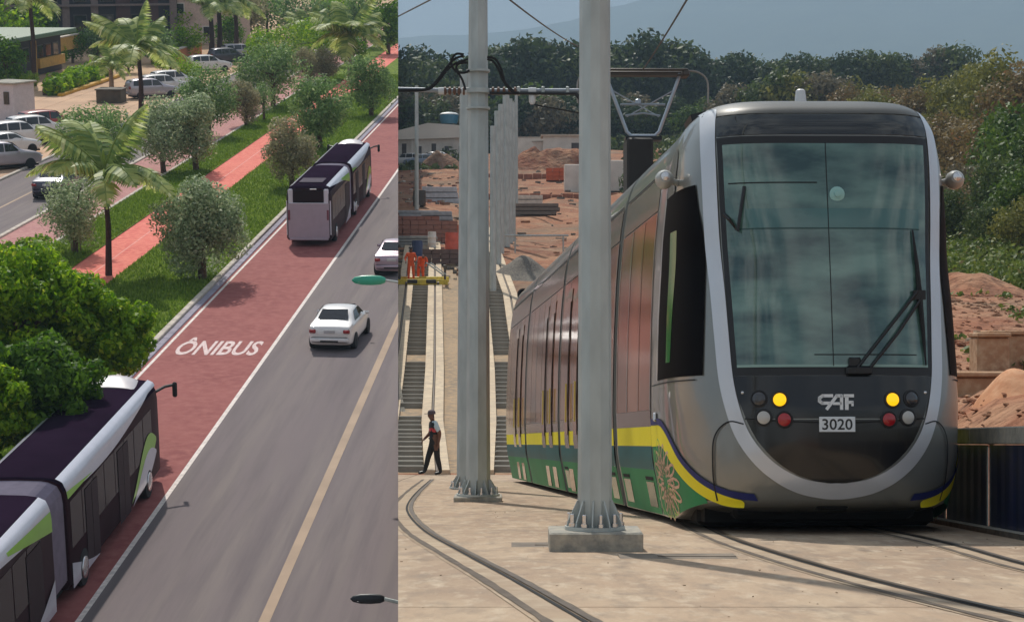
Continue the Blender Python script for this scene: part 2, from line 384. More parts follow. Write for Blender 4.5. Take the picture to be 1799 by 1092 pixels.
tag(blades('grass', a_pr + .05, a_kerb - .6, -20, 130, 60000, .16, 1), 'short mown grass between the bus lane and the cycle path', 'grass', kind='stuff')
tag(blades('grass', a_wr + .25, a_pl - .05, -10, 130, 40000, .16, 2), 'short mown grass between the cycle path and the pink walkway', 'grass', kind='stuff')
# ONIBUS lettering painted on the lane
tc_ = AB(387, 608); tm = text_mesh('ÔNIBUS', 3.15, 3.1, mat('worn_lane_paint', lin(190, 138, 134), .85, col2=lin(228, 206, 202), scale=9, lo=.30, hi=.52, detail=8), name='lane_lettering', bold=.022)
o = link('lane_lettering', tm, M=ML @ T(tc_[0], tc_[1], 0.008)); tag(o, 'white word ÔNIBUS painted across the red bus lane', 'road marking')

# ================================================================== RIGHT SETTING
SIDE = 'R'
def terrain(name, xs, ys, m, fz):
    b = MB(); b.grid([[(x, y, fz(x, y)) for x in xs] for y in ys]); return struct(b.build(name, m, smooth=None))
ys = list(np.arange(-60, 0, 10)) + list(np.arange(0, 160, 2.5)) + list(np.arange(160, 420, 8)) + list(np.arange(420, 701, 20))
xs = list(np.arange(-140, -30, 10)) + list(np.arange(-30, 45, 1.25)) + list(np.arange(45, 200, 8)) + [220, 260, 320, 420]
ter = terrain('terrain', xs, ys, M_DIRT, lambda x, y: G(x, y) - (.12 if 53 <= y <= 118 and -9 < x < 3.5 else 0))
for p in ter.data.polygons: p.use_smooth = True
# yard slab: big poured bays with joints between them
sl = empty('yard_slab'); struct(sl)
bay = []
for (y0, y1) in ((-14, 3), (3, 10.4), (10.4, 14.6), (14.6, 20.1), (20.1, 27.2), (27.2, 33), (33, 42), (42, 53)):
    cols = [(-14, -3.2), (-3.2, 4.62)] if y1 < 21 else [(-14, -2.6), (-2.6, 4.62)]
    for (x0, x1) in cols:
        b = MB(); j = .012
        top = [(x0 + j, y0 + j), (x1 - j, y0 + j), (x1 - j, y1 - j), (x0 + j, y1 - j)]
        vs = [(x, y, slabz(y)) for x, y in top] + [(x, y, slabz(y) - .3) for x, y in top]
        b.add(vs, [(0, 1, 2, 3), (7, 6, 5, 4), (0, 4, 5, 1), (1, 5, 6, 2), (2, 6, 7, 3), (3, 7, 4, 0)])
        b.build('slab_bay', M_SLAB, sl, smooth=None)
# far mountain
b = MB(); ridge = [(-900, 90), (300, 70), (700, 66), (800, 60), (900, 55), (950, 46), (1000, 36), (1070, 12), (1130, 2), (1200, -22), (1300, -45), (1450, -70), (1650, -95), (1850, -105), (2600, -60)]
rows = []
for k, (yy, hf) in enumerate([(1500, .15), (2600, .40), (3800, .62), (5000, .84), (6000, 1.0), (6600, .93), (7400, .4)]):
    row = []
    for x in np.linspace(-900, 2600, 150):
        ry = np.interp(x, [r[0] for r in ridge], [r[1] for r in ridge]); h = (HY - ry) * 6000 / F; X = (x - CX) * 6000 / F
        z = h * hf * yy / 6000 + (mnoise.noise(Vector((X * .003, yy * .002, 1))) * 60 + mnoise.noise(Vector((X * .01, yy * .006, 5))) * 22) * (1 if k < 4 else .25)
        row.append((X * (0.6 + .4 * yy / 6000), yy, z))
    rows.append(row)
M_HILL = mat3('wooded_hillside', [lin(62, 76, 58), lin(46, 60, 46), lin(78, 88, 66)], [0.002, 0.012], rough=.95, bump=.5, bscale=.05, bdist=8)
mo = struct(b.grid(rows).build('mountain', M_HILL, smooth=60))
# retaining wall between the two levels, one cast panel after another
rw = empty('retaining_wall'); tag(rw, 'concrete retaining wall between the avenue and the tram yard', 'wall')
def lz(X, Y): # height of the left plane
    return TT * (Y - Y0)
for (y0, y1) in [(30 + 8 * i, 38 + 8 * i) for i in range(48)]:
    b = MB(); P = []
    for yy in (y0, y1 - .03):
        X = CUT * yy; zl = lz(X, yy) - .09; zr = min(G(X, yy), slabz(yy) if yy < 53 else 9e9) - .02
        hi, lo = (zl, zr - 1.5) if zl > zr else (zr - .3, zl - 1.5)
        t = -.35 if zl > zr else .35
        P.append([(X, yy, hi), (X + t, yy, hi), (X + t, yy, lo), (X, yy, lo)])
    b.add(P[0] + P[1], [(0, 1, 2, 3), (7, 6, 5, 4), (0, 4, 5, 1), (1, 5, 6, 2), (2, 6, 7, 3), (3, 7, 4, 0)])
    o = b.build('panel', M_CONC, rw, smooth=None); o['keep'] = 1
# ================================================================== TRAM
def smooth_table(pts, lo, hi, win):
    zz = np.linspace(lo, hi, 600); v = np.interp(zz, [p[0] for p in pts], [p[1] for p in pts])
    k = max(1, int(win / (hi - lo) * 600)); pad = np.concatenate([np.full(k, v[0]) + (v[0] - v[1]) * np.arange(k, 0, -1), v, np.full(k, v[-1]) + (v[-1] - v[-2]) * np.arange(1, k + 1)])
    ker = np.hanning(2 * k + 1); ker /= ker.sum(); return zz, np.convolve(pad, ker, 'valid')
FZ = smooth_table([(.08, 1.15), (.19, .8), (.24, .4), (.28, .12), (.5, .03), (.8, 0), (1.2, 0), (1.55, .04), (2.3, .17), (3.1, .33), (3.8, .48), (4.02, .53), (4.2, .64), (4.32, .92), (4.43, 1.8)], .08, 4.43, .06)
WZ = smooth_table([(.08, 1.36), (.3, 1.40), (.7, 1.48), (1.3, 1.50), (2.2, 1.48), (3.0, 1.44), (3.6, 1.38), (3.95, 1.32), (4.15, 1.25), (4.28, 1.16), (4.38, 1.02), (4.43, .82)], .08, 4.43, .10)
ND = 2.4
def npz(z): return 3.3 + 1.5 * sstep(2.6, 4.0, z)
def fz(z): return float(np.interp(z, *FZ))
def wz(z): return float(np.interp(z, *WZ))
def nose(x, z, off=0.0):
    NP = npz(z); W = wz(z); u = min(abs(x) / W, .995); y = fz(z) + ND * (1 - (1 - u ** NP) ** (1 / NP)); p = Vector((x, y, z))
    if off:
        e = .01; px = Vector((x + e if x < 0 else x - e, 0, z)); W2 = wz(z); u2 = min(abs(px.x) / W2, .995); px.y = fz(z) + ND * (1 - (1 - u2 ** NP) ** (1 / NP))
        z2 = z + e; W3 = wz(z2); u3 = min(abs(x) / W3, .995); pz = Vector((x, fz(z2) + ND * (1 - (1 - u3 ** NP) ** (1 / NP)), z2))
        nn = (px - p).cross(pz - p).normalized()
        if nn.y > 0: nn = -nn
        if nn.x * x < 0: nn.x = -nn.x
        p = p + nn * off
    return p
def sidex(y, z):
    NP = npz(z); t = (y - fz(max(z, .30))) / ND
    if t >= 1: return wz(z)
    t = max(t, 0.0); return wz(z) * (1 - (1 - t) ** NP) ** (1 / NP)
def sidep(s, y, z, off=0.0): return Vector((s * (sidex(y, z) + off), y - off * .4 * (1 if y < 2.4 else 0), z))

M_GREY = mat('tram_grey', lin(140, 141, 136), 0.34, 0.45, var=0.05, scale=1.5, coat=0.6)
M_SILV = mat('tram_silver', lin(208, 210, 214), 0.32, 0.35, var=0.03, scale=2, coat=0.6)
M_COWL = mat('tram_roof_grey', lin(84, 84, 80), 0.45, 0.1, var=0.06, scale=2, coat=0.2)
M_TBLK = mat('tram_black_panel', (0.010, 0.010, 0.010), 0.16, var=0.0, coat=0.3)
M_SEAM = mat('tram_seam', (0.008, 0.008, 0.008), 0.8, var=0.0)
M_WIND = mat('windscreen_glass', lin(40, 70, 66), 0.05, 0.0, var=0.0, scale=1.5, spec=1.0, coat=0.5, col2=lin(112, 146, 134), lo=.36, hi=.68, stretch=(.8, .2, 2.2), detail=7)  # light and dark teal mottling paints cloud reflections into the glass
M_HEAD = mat('header_glass', lin(34, 36, 34), 0.08, 0.0, var=0.15, scale=1, spec=1.0)
M_SIDEG = mat('tram_side_glass', lin(134, 88, 64), 0.1, 0.0, var=0.5, spec=.2, scale=.6, stretch=(1, 1, .8))  # brown base colour paints the reflected red earth into the glass
M_CANT = mat('tram_cantrail', lin(146, 144, 136), 0.18, 0.7, var=0.05, scale=1)
M_COPPER = mat('tram_door_steel', lin(168, 140, 120), 0.14, 0.85, var=0.08, scale=1)
M_GRN = mat('tram_green', lin(24, 132, 80), 0.5, var=0.14, scale=1.2, spec=.25)
M_CABW = mat('cab_side_glass', (.004, .004, .005), .5, var=0, spec=.02)
M_TEAL = mat('tram_teal', lin(8, 92, 94), 0.45, var=0.15, scale=1.2, spec=.3)
M_YEL = mat('tram_yellow', lin(240, 224, 40), 0.5, var=0.03, spec=.25)
M_NAVY = mat('tram_navy', lin(36, 44, 104), 0.5, var=0.05, spec=.25)
def emis(name, col, e):
    m = bpy.data.materials.new(name); m.use_nodes = True; b = m.node_tree.nodes['Principled BSDF']
    b.inputs['Base Color'].default_value = (*col, 1); b.inputs['Emission Color'].default_value = (*col, 1); b.inputs['Emission Strength'].default_value = e; b.inputs['Roughness'].default_value = .2; return m

XT, YT = 3.10, 18.4
fw = Vector((-0.022, 1, -0.052)).normalized(); rt = Vector((1, .022, 0)).normalized(); rt = (rt - fw * rt.dot(fw)).normalized(); upv = rt.cross(fw)
MT = Matrix(((rt.x, fw.x, upv.x, XT), (rt.y, fw.y, upv.y, YT), (rt.z, fw.z, upv.z, slabz(YT)), (0, 0, 0, 1)))
tram = empty('tram', MT); tag(tram, 'grey and silver articulated tram numbered 3020 standing on the yard track', 'tram')
def fpatch(name, m, zs, hw, off, parent=tram, nx=28, lo=None, smooth=60):
    b = MB(); rows = []
    for z in zs:
        r = hw(z); l = -r if lo is None else lo(z); rows.append([nose(l + (r - l) * i / nx, z, off) for i in range(nx + 1)])
    b.grid(rows); return b.build(name, m, parent, smooth=-smooth)
def spatch(name, m, s, ys_, zlo, zhi, off=.006, nz=6, parent=tram):
    b = MB(); rows = []
    for y in ys_:
        a, c = (zlo(y) if callable(zlo) else zlo), (zhi(y) if callable(zhi) else zhi)
        rows.append([sidep(s, y, a + (c - a) * i / nz, off) for i in range(nz + 1)])
    b.grid(rows, flip=(s < 0)); return b.build(name, m, parent, smooth=-60)
def ribbon(name, m, pts, wid, fmap, off, parent=tram, sub=6):
    """band of given width along a curve drawn in the surface's own two coordinates"""
    P = smooth_curve(pts, sub); b = MB(); rows = []; k = len(P)
    for i in range(k):
        a = np.array(P[max(i - 1, 0)]); c = np.array(P[min(i + 1, k - 1)]); d = c - a; d /= (np.linalg.norm(d) + 1e-9); nn = np.array([-d[1], d[0]])
        w = wid(i / (k - 1)) if callable(wid) else wid; p = np.array(P[i])
        rows.append([fmap(*(p + nn * w * t), off) for t in (-.5, -.17, .17, .5)])
    b.grid(rows); return b.build(name, m, parent, smooth=-60)

# --- cab shell
zs = list(np.linspace(.08, .5, 9)) + list(np.linspace(.6, 3.6, 22)) + list(np.linspace(3.7, 4.43, 16))
us = [0, .15, .3, .45, .58, .69, .78, .85, .9, .935, .96]
YE = 6.0
b = MB(); rows = []
for z in zs:
    W = wz(z); half = [nose(W * u, z) for u in us]; y1 = half[-1].y
    half += [Vector((sidex(y, z), y, z)) for y in np.linspace(y1, YE, 14)[1:]]
    rows.append([Vector((-p.x, p.y, p.z)) for p in half[:0:-1]] + half)
b.grid(rows)
top = rows[-1]; n = len(top); b.add(top, [tuple(range(n))])
bot = rows[0]; b.add(bot, [tuple(range(n - 1, -1, -1))])
sec = [r[-1] for r in rows]; secl = [r[0] for r in rows]; b.add(sec + secl[::-1], [tuple(range(2 * len(sec)))])
b.build('cab_shell', M_GREY, tram, smooth=50)
# --- front
def Uin(z): # half width of the black face inside the silver U
    return float(np.interp(z, [.49, .52, .58, .66, .76, .9, 1.05, 1.3, 1.55, 2.4, 3.3, 3.95, 4.1], [0.02, .22, .40, .52, .64, .75, .83, .92, .965, 1.0, 1.035, 1.045, 1.03]))
fpatch('lower_front_panel', M_TBLK, [.49, .495, .505, .52, .54, .57, .61, .66, .72, .8, .9, 1.0, 1.1], Uin, .006)
fpatch('upper_front_panel', M_TBLK, list(np.linspace(1.112, 1.52, 8)), Uin, .006)
fpatch('windscreen_frame', M_BLACK, list(np.linspace(1.525, 3.90, 24)), Uin, .006)
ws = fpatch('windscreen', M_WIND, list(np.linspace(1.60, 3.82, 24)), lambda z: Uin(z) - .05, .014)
b = MB(); b.grid([[nose(x, z, .017) for x in (-.004 - .02 * (3.84 - z) / 2.2, .004 - .02 * (3.84 - z) / 2.2)] for z in np.linspace(1.61, 3.83, 20)]); b.build('centre_wire', M_SEAM, ws, smooth=None)
for (zz, x0, x1, h) in ((3.42, -.95, -.1, .012), (1.72, -.2, .8, .01), (2.96, -.9, .9, .012)):
    fpatch('heating_line', M_SEAM if zz != 2.96 else mat('sun_blind_edge', lin(40, 72, 68), .2, var=0), [zz - h / 2, zz + h / 2], lambda z, a=x1: a, .017, ws, 16, lo=lambda z, a=x0: a)
# pale sun blind band seen through the upper glass
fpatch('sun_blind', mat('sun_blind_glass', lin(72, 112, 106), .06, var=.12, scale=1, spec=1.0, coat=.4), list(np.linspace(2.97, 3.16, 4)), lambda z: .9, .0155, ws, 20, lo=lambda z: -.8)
fpatch('windscreen_edge_seal', mat('edge_seal', lin(140, 168, 158), .4, var=0), [1.60, 1.625], lambda z: Uin(z) - .05, .016, ws)
R90 = Matrix.Rotation(math.radians(90), 3, 'X')
p = nose(.09, 3.30, .02); b = MB(); b.lathe([(.072, -.006), (.075, .004), (.06, .012), (.03, .014), (.028, .03), (.012, .032)], 20, p, R90); b.build('suction_disc', mat('pale_disc', lin(150, 196, 190), .3, var=0), ws)
fpatch('destination_header', M_HEAD, list(np.linspace(3.915, 4.125, 6)), Uin, .008)
fpatch('roof_cowl', M_COWL, list(np.linspace(4.14, 4.40, 12)), lambda z: wz(z) * .925, .008)
# silver pillars running into a U under the black face
pil = [(1.06, 4.26), (1.105, 4.05), (1.12, 3.7), (1.105, 3.0), (1.07, 2.4), (1.045, 1.9), (1.02, 1.5), (.965, 1.2), (.88, .95), (.74, .74), (.56, .58), (.34, .47), (.12, .425), (0, .42)]
pil2 = pil + [(-x, z) for x, z in pil[-2::-1]]
def fm(x, z, off): return nose(x, z, off)
ribbon('front_pillar_band', M_SILV, pil2, lambda t: .125 + .03 * max(0, 1 - abs(t - .5) / .22), fm, .010)
for sgn in (-1, 1):  # corner seams of the bumper
    sp = [(sgn * .87, 1.06), (sgn * .99, 1.085), (sgn * 1.08, 1.02), (sgn * 1.13, .9), (sgn * 1.135, .7), (sgn * 1.12, .5), (sgn * 1.08, .32)]
    ribbon('bumper_seam', M_SEAM, sp, .013, fm, .012)
ribbon('panel_seam', M_SEAM, [(-.86, 1.11), (-.5, 1.085), (0, 1.07), (.5, 1.085), (.86, 1.11)], .014, fm, .010)
# head and tail lamps
for (x, z, c, e, nm) in ((.73, 1.30, (.05, .05, .055), 0, 'headlamp'), (.54, 1.29, lin(255, 196, 20), .9, 'indicator_lamp'), (.69, 1.12, lin(190, 188, 182), 0, 'position_lamp'), (.50, 1.10, lin(170, 18, 28), 0, 'tail_lamp')):
    mm = emis(nm + '_lens', c, e) if e else mat(nm + '_lens', c, .12, .3 if nm == 'headlamp' else 0, var=0, coat=.8)
    for s in (-1, 1):
        p = nose(s * x, z, .006); q = nose(s * x, z, .1) - p; R = q.to_track_quat('Z', 'Y').to_matrix()
        b = MB(); b.lathe([(.085, -.01), (.086, .008), (.074, .012), (.068, .006)], 24, p, R); o = b.build(nm, M_BLACK, tram)
        b = MB(); b.lathe([(.064, 0), (.062, .012), (.045, .022), (.02, .027)], 24, p, R); b.build('lens', mm, o)
for s in (-1, 1):
    b = MB(); b.lathe([(.014, 0), (.014, .01), (.006, .014)], 10, nose(s * .88, 1.36, .006), R90); b.build('sensor', M_CHROME, tram)
# maker's emblem and fleet number
M_LOGO = mat('emblem_white', lin(236, 238, 238), .4, var=0)
lg = MB()
def flat(poly, y): lg.prism(poly, y, y - .008, 'y')
def seg(pts, w):
    for i in range(len(pts) - 1):
        a, c = Vector(pts[i]), Vector(pts[i + 1]); d = (c - a).normalized(); nn = Vector((-d.y, d.x)) * w / 2; a2, c2 = a - d * w * .3, c + d * w * .3
        flat([(a2 + nn)[:], (c2 + nn)[:], (c2 - nn)[:], (a2 - nn)[:]][::-1], 0)
seg([(-.045, .062), (-.135, .062), (-.165, .042), (-.165, .01), (-.14, -.008), (-.075, -.008)], .03)   # C
seg([(-.095, -.062), (0.0, .062), (.045, .062), (.045, -.062)], .03); seg([(-.03, -.012), (.04, -.012)], .026)   # A
seg([(.155, .062), (.075, .062)], .03); seg([(.095, .05), (.095, -.062)], .034); seg([(.1, .0), (.15, .0)], .028); seg([(.15, .0), (.15, -.03)], .022) # F
yc = nose(0, 1.27, .006).y - .002
lg.v = [(x, y + yc, z + 1.265) for x, y, z in lg.v]; lg.build('maker_emblem', M_LOGO, tram, smooth=None)
b = MB(); yp = nose(0, 1.06, .006).y - .004; b.box((0, yp - .004, 1.055), (.345, .012, .145), bev=.004); pl = b.build('number_plate', mat('plate_white', lin(226, 230, 232), .5, var=.03), tram)
me = text_mesh('3020', .29, .105, mat('plate_black', (.02, .02, .02), .6, var=0), bold=.012)
o = link('plate_lettering', me, pl); o.matrix_parent_inverse = Matrix(); o.matrix_local = T(0, yp - .0125, 1.055) @ RX(math.radians(90))
# wiper: twin arm and blade
b = MB(); P = lambda x, z, f: nose(x, z, f)
b.tube([P(.17, 1.55, .05), P(.5, 1.95, .06), P(.82, 2.33, .05)], .016, 6); b.tube([P(.30, 1.56, .05), P(.6, 1.92, .06), P(.86, 2.27, .05)], .016, 6)
b.box(P(.84, 2.30, .05), (.12, .03, .09)); b.box(P(.22, 1.56, .04), (.26, .05, .09), bev=.02); b.box(P(.18, 1.64, .03), (.12, .03, .1), bev=.02)
o = b.build('wiper', M_BLACK, tram)
b = MB(); b.tube([P(.82, 2.95, .03), P(.845, 2.6, .035), P(.85, 2.3, .04), P(.87, 1.95, .035), P(.885, 1.62, .03)], [.008, .02, .028, .02, .008], 6); b.build('wiper_blade', M_RUB, o)
b = MB(); b.tube([P(-.99, 3.12, .02), P(-.93, 3.05, .05), P(-.86, 2.93, .06), P(-.8, 3.38, .03)], .018, 6); b.build('inner_mirror_arm', M_BLACK, tram)
# --- cab sides
for s in (-1, 1):
    def frontedge(z): return float(np.interp(z, [1.54, 2.2, 3.0, 3.47], [.50, .58, .72, .86]))
    b = MB(); rows = []
    for z in np.linspace(1.54, 3.46, 14):
        y0 = frontedge(z); y1 = 2.18 - .12 * (z - 1.54) / 1.9; rows.append([sidep(s, y0 + (y1 - y0) * i / 10, z, .008) for i in range(11)])
    b.grid(rows, flip=(s > 0)); cw = b.build('cab_window', M_CABW, tram, smooth=-60)
    b = MB(); rows = []
    for z in np.linspace(1.70, 3.05, 10):
        t = (z - 1.7) / 1.35; y1 = 1.52 + .05 * t; y0 = 1.26 + .03 * t + .05 * (1 - t) ** 2; rows.append([sidep(s, y0 + (y1 - y0) * i / 3, z, .011) for i in range(4)])
    b.grid(rows, flip=(s > 0)); b.build('green_tint_strip', mat('green_tint', lin(44, 110, 62), .15, var=.1), cw, smooth=-60)
    ribbon('cab_window_rim', M_SILV, [(2.24, 1.54), (2.2, 2.2), (2.12, 3.0), (2.1, 3.5), (2.12, 3.7), (2.2, 3.85)], .05, lambda y, z, o_, s=s: sidep(s, y, z, o_), .012)
    # dark scoop over the cab door
    b = MB(); rows = []
    for z in np.linspace(3.46, 3.98, 10):
        t = (z - 3.46) / .52; hw = .30 * math.sqrt(max(0, 1 - t ** 3)) + .02; c = 1.86 + .02 * t; rows.append([sidep(s, c - hw + 2 * hw * i / 8, z, .007) for i in range(9)])
    b.grid(rows, flip=(s > 0)); b.build('door_scoop', M_COWL, tram, smooth=-60)
    ribbon('scoop_line', M_SILV, [(2.08, 3.68), (1.95, 3.69), (1.75, 3.66), (1.6, 3.58), (1.52, 3.48)], .018, lambda y, z, o_, s=s: sidep(s, y, z, o_), .011)
    ribbon('waist_seam', M_SEAM, [(2.8, 1.50), (2.0, 1.50), (1.2, 1.50), (.6, 1.50)], .012, lambda y, z, o_, s=s: sidep(s, y, z, o_), .009)
    # camera pod on a stalk
    c = Vector((s * 1.50, 1.35, 3.58)); b = MB()
    b.lathe([(.02, -.12), (.06, -.105), (.09, -.05), (.098, 0), (.09, .05), (.06, .1), (.02, .115)], 16, c, Matrix.Rotation(math.radians(80), 3, 'X')); b.tube([c, Vector((s * 1.25, 1.5, 3.54))], .035, 8)
    pod = b.build('camera_pod', mat('pod_grey', lin(176, 176, 170), .35, var=.05, coat=.4), tram)
    b = MB(); b.lathe([(.045, -.02), (.045, .02), (.02, .03)], 14, c + Vector((0, -.1, .02)), R90); b.build('lens', M_CHROME, pod)
    # door release button box
    b = MB(); b.box(sidep(s, 2.35, 1.16, .02), (.04, .1, .1), bev=.015); b.build('button_box', M_CHROME, tram)
    # green wedge, yellow and navy sweep
    yc_ = [(2.95, .955), (2.5, .955), (2.0, .955), (1.65, .90), (1.35, .79), (1.05, .64), (.80, .51), (.6, .41), (.45, .34), (.34, .305), (.27, .29)]
    def ycur(y): return float(np.interp(y, [p_[0] for p_ in yc_[::-1]], [p_[1] for p_ in yc_[::-1]]))
    gp = spatch('green_wedge', M_GRN, s, np.linspace(.62, 2.86, 28), lambda y: max(.10, .31 - .16 * (y - .5) / 1.0), lambda y: max(ycur(y) - .02, .32 - .16 * (y - .5)), .007, 8)
    sm = lambda y, z, o_, s=s: sidep(s, y, z, o_)
    ribbon('yellow_sweep', M_YEL, yc_, lambda t: .23 - .155 * t ** 1.5, sm, .010)
    ribbon('navy_sweep', M_NAVY, [(y + .0 - .09 * min(1, max(0, (2.2 - y) / .7)), z + .15 - .085 * min(1, max(0, (2.2 - y) / 1.5))) for y, z in yc_], .07, sm, .012)
    # flower rosette and swirls printed on the green
    M_ROS = mat('rosette_pink', lin(206, 166, 140), .5, var=.25, scale=20); M_SWL = mat('swirl_yellow_green', lin(150, 196, 70), .4, var=.1)
    cy, cz = 1.95, .47
    for ring, (n_, R_, w_) in enumerate(((14, .28, .03), (11, .20, .026), (8, .12, .02))):
        for k in range(n_):
            a = 2 * math.pi * (k + .5 * ring) / n_
            pts = []
            for q in range(9):
                t = 2 * math.pi * q / 8; u_, v_ = R_ * .36 * math.cos(t), R_ * .16 * math.sin(t)
                pts.append((cy + 2.1 * ((R_ + u_) * math.cos(a) - v_ * math.sin(a)), cz + ((R_ + u_) * math.sin(a) + v_ * math.cos(a)) * 1.05))
            ribbon('rosette_petal', M_ROS, pts, w_, sm, .011, gp, sub=1)
    for pts in ([(2.62, .12), (2.85, .25), (2.7, .42), (2.5, .3), (2.4, .14), (2.1, .1), (2.0, .25)], [(2.75, .62), (2.6, .8), (2.45, .72), (2.5, .55), (2.7, .45)], [(2.4, .82), (2.25, .92), (2.05, .85), (2.15, .75), (2.3, .78)], [(1.95, .12), (1.75, .1), (1.6, .2), (1.7, .42), (1.85, .4), (1.8, .2), (1.55, .14), (1.4, .25), (1.5, .4)]):
        ribbon('swirl', M_SWL, pts, .018, sm, .011, gp, sub=5)

# --- body modules behind the cab
def module(y0, y1):
    zz = [.085] + list(np.linspace(.2, 3.6, 10)) + list(np.linspace(3.75, 4.43, 9)); b = MB()
    prof = [Vector((wz(z), 0, z)) for z in zz]; prof = [Vector((-p.x, 0, p.z)) for p in prof] + prof[::-1]
    rows = [[p + Vector((0, y, 0)) for p in prof] for y in (y0, y1)]; b.grid(rows)
    k = len(prof); b.add(rows[0], [tuple(range(k))]); b.add(rows[1], [tuple(range(k - 1, -1, -1))]); b.add([rows[0][0], rows[0][-1], rows[1][-1], rows[1][0]], [(0, 1, 2, 3)])
    return b.build('body_module', M_GREY, tram, smooth=40)
MODS = [(2.95, 5.95, None), (6.25, 13.2, 1), (13.45, 20.0, 1), (20.25, 25.5, 1)]
for (y0, y1, mk) in MODS:
    if mk: module(y0, y1)
    for s in (-1, 1):
        L = [y0 + .05, y1 - .05]
        spatch('green_skirt', M_GRN, s, np.linspace(L[0], L[1], 10), .09, .58, .006, 3)
        spatch('teal_skirt', M_TEAL, s, np.linspace(L[0], L[1], 10), .58, .84, .006, 3)
        spatch('yellow_band', M_YEL, s, np.linspace(L[0], L[1], 10), .845, 1.06, .007, 2)
        spatch('waist_panel', M_COPPER, s, np.linspace(L[0], L[1], 10), 1.065, 1.24, .007, 2)
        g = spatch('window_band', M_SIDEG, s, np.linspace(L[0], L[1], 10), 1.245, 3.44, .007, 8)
        spatch('cantrail', M_CANT, s, np.linspace(L[0], L[1], 10), 3.46, 3.86, .008, 4)
        spatch('gutter', M_SEAM, s, np.linspace(L[0], L[1], 4), 3.88, 3.905, .012, 1)
        n = max(2, int((y1 - y0) / .95))
        for k in range(n + 1):
            y = L[0] + (L[1] - L[0]) * k / n; spatch('mullion', M_COPPER if k % 2 else M_GREY, s, [y - .022, y + .022], 1.25, 3.44, .013, 5, g)
        for k in range(n):
            if k % 2 == 0 and y0 < 7:
                ya = L[0] + (L[1] - L[0]) * (k + .2) / n; yb = L[0] + (L[1] - L[0]) * (k + .8) / n
                hs = spatch('equipment_hatch', mat('hatch_silver', lin(150, 160, 140), .2, .7, var=.1), s, [ya, yb], .16, .44, .012, 2)
                spatch('hatch_slot', M_SEAM, s, [ya, yb], .46, .50, .012, 1, hs)
        if mk:  # double sliding door
            for dk in ([y0 + 1.0, y0 + 2.3] if y0 > 10 else [y0 + 4.2, y0 + 5.5]):
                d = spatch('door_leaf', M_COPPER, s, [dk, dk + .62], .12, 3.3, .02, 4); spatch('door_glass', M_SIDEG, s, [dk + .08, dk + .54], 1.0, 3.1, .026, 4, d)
                b = MB(); b.tube([sidep(s, dk + .04, 1.2, .05), sidep(s, dk + .04, 1.8, .05)], .014, 6); b.build('door_handle', mat('handle_yellow', lin(226, 200, 90), .4, var=0), d)
    b = MB()
    for k in range(max(1, int((y1 - y0 - 1) / 2.2))):
        b.box((0, y0 + 1.6 + 2.2 * k, 4.48), (1.3, 1.7, .26), bev=.06)
    if mk: b.build('roof_equipment', M_COWL, tram)
for yb in (5.95, 13.2, 20.0):
    b = MB()
    for k in range(5):
        z_ = .0; yy = yb + .02 + k * .055
        prof = [Vector((wz(z) - .06 - (.05 if k % 2 else 0), yy, z)) for z in np.linspace(.3, 4.25, 8)]; prof = [Vector((-p.x, p.y, p.z)) for p in prof] + prof[::-1]
        if k: b.grid([prev, prof])
        prev = prof
    b.build('bellows', M_RUB, tram, smooth=None)
# underframe and bogies
b = MB(); b.box((0, 13.0, .17), (2.3, 24.0, .16)); b.build('underframe', M_DARKIN, tram, smooth=None)
b = MB(); b.box((0, 2.2, .15), (2.4, 2.0, .22), bev=.05); b.box((0, 1.05, .2), (1.8, .7, .14), bev=.04); b.box((0, .5, .28), (.3, .5, .1), bev=.02); b.build('guard_shade_block', M_DARKIN, tram, smooth=None)  # near-black guard boxes, enlarged to deepen the shade under the nose
for yb in (2.6, 4.2, 9.0, 10.6, 16.5, 18.1, 22.0, 23.6):
    for s in (-1, 1):
        b = MB(); b.lathe([(.24, -.06), (.26, -.04), (.26, .05), (.1, .06)], 18, (s * .72, yb, .26), Matrix.Rotation(math.radians(90), 3, 'Y')); b.build('wheel', M_RAIL, tram)
# roof: beacon, aerial plates, pantograph
b = MB(); b.lathe([(.065, 0), (.062, .09), (.05, .19), (.03, .205)], 16, (.06, 2.2, 4.47)); b.build('roof_beacon', mat('beacon_white', lin(226, 226, 226), .4, var=0), tram)
b = MB(); b.box((-.05, 2.45, 4.455), (1.25, .5, .05)); b.box((.1, 2.4, 4.42), (.7, .3, .08)); b.box((.5, 2.3, 4.47), (.12, .3, .06)); b.build('aerial_plate', M_BLACK, tram, smooth=None)
b = MB(); b.box((-.98, 2.3, 4.37), (.34, .6, .07), R=Matrix.Rotation(math.radians(-14), 3, 'Y')); b.build('roof_hatch', M_BLACK, tram, smooth=None)
py = 12.4; pz = 5.74; pan = empty('pantograph'); pan.parent = tram; pan.matrix_parent_inverse = Matrix(); pan.location = (-.33, 0, 0)
b = MB(); b.box((.02, py, 5.05), (.42, .5, 1.36), bev=.03); b.box((.3, py + .2, 4.8), (.3, .4, .8), bev=.03); b.build('pantograph_pedestal', mat('pedestal_dark', lin(44, 42, 40), .7, var=.2), pan)
b = MB(); b.box((.1, py, pz + .0), (.58, .2, .06)); b.build('pantograph_base', M_BLACK, pan, smooth=None)
top = pz + 1.08; b = MB()
for s in (-1, 1):
    b.tube([(.1 + s * .18, py, pz + .04), (.1 + s * .26, py, pz + .12), (.1 + s * .54, py, top - .2), (.1 + s * .6, py, top - .02)], .028, 8)
b.tube([(.1 - .18, py, pz + .05), (.1 + .18, py, pz + .05)], .03, 8)
b.tube([(.1 - .28, py, pz + .38), (.1, py, pz + .42), (.1 + .28, py, pz + .38)], .016, 6)
b.tube([(.1 - .36, py, pz + .56), (.1 + .36, py, pz + .56)], .02, 6)
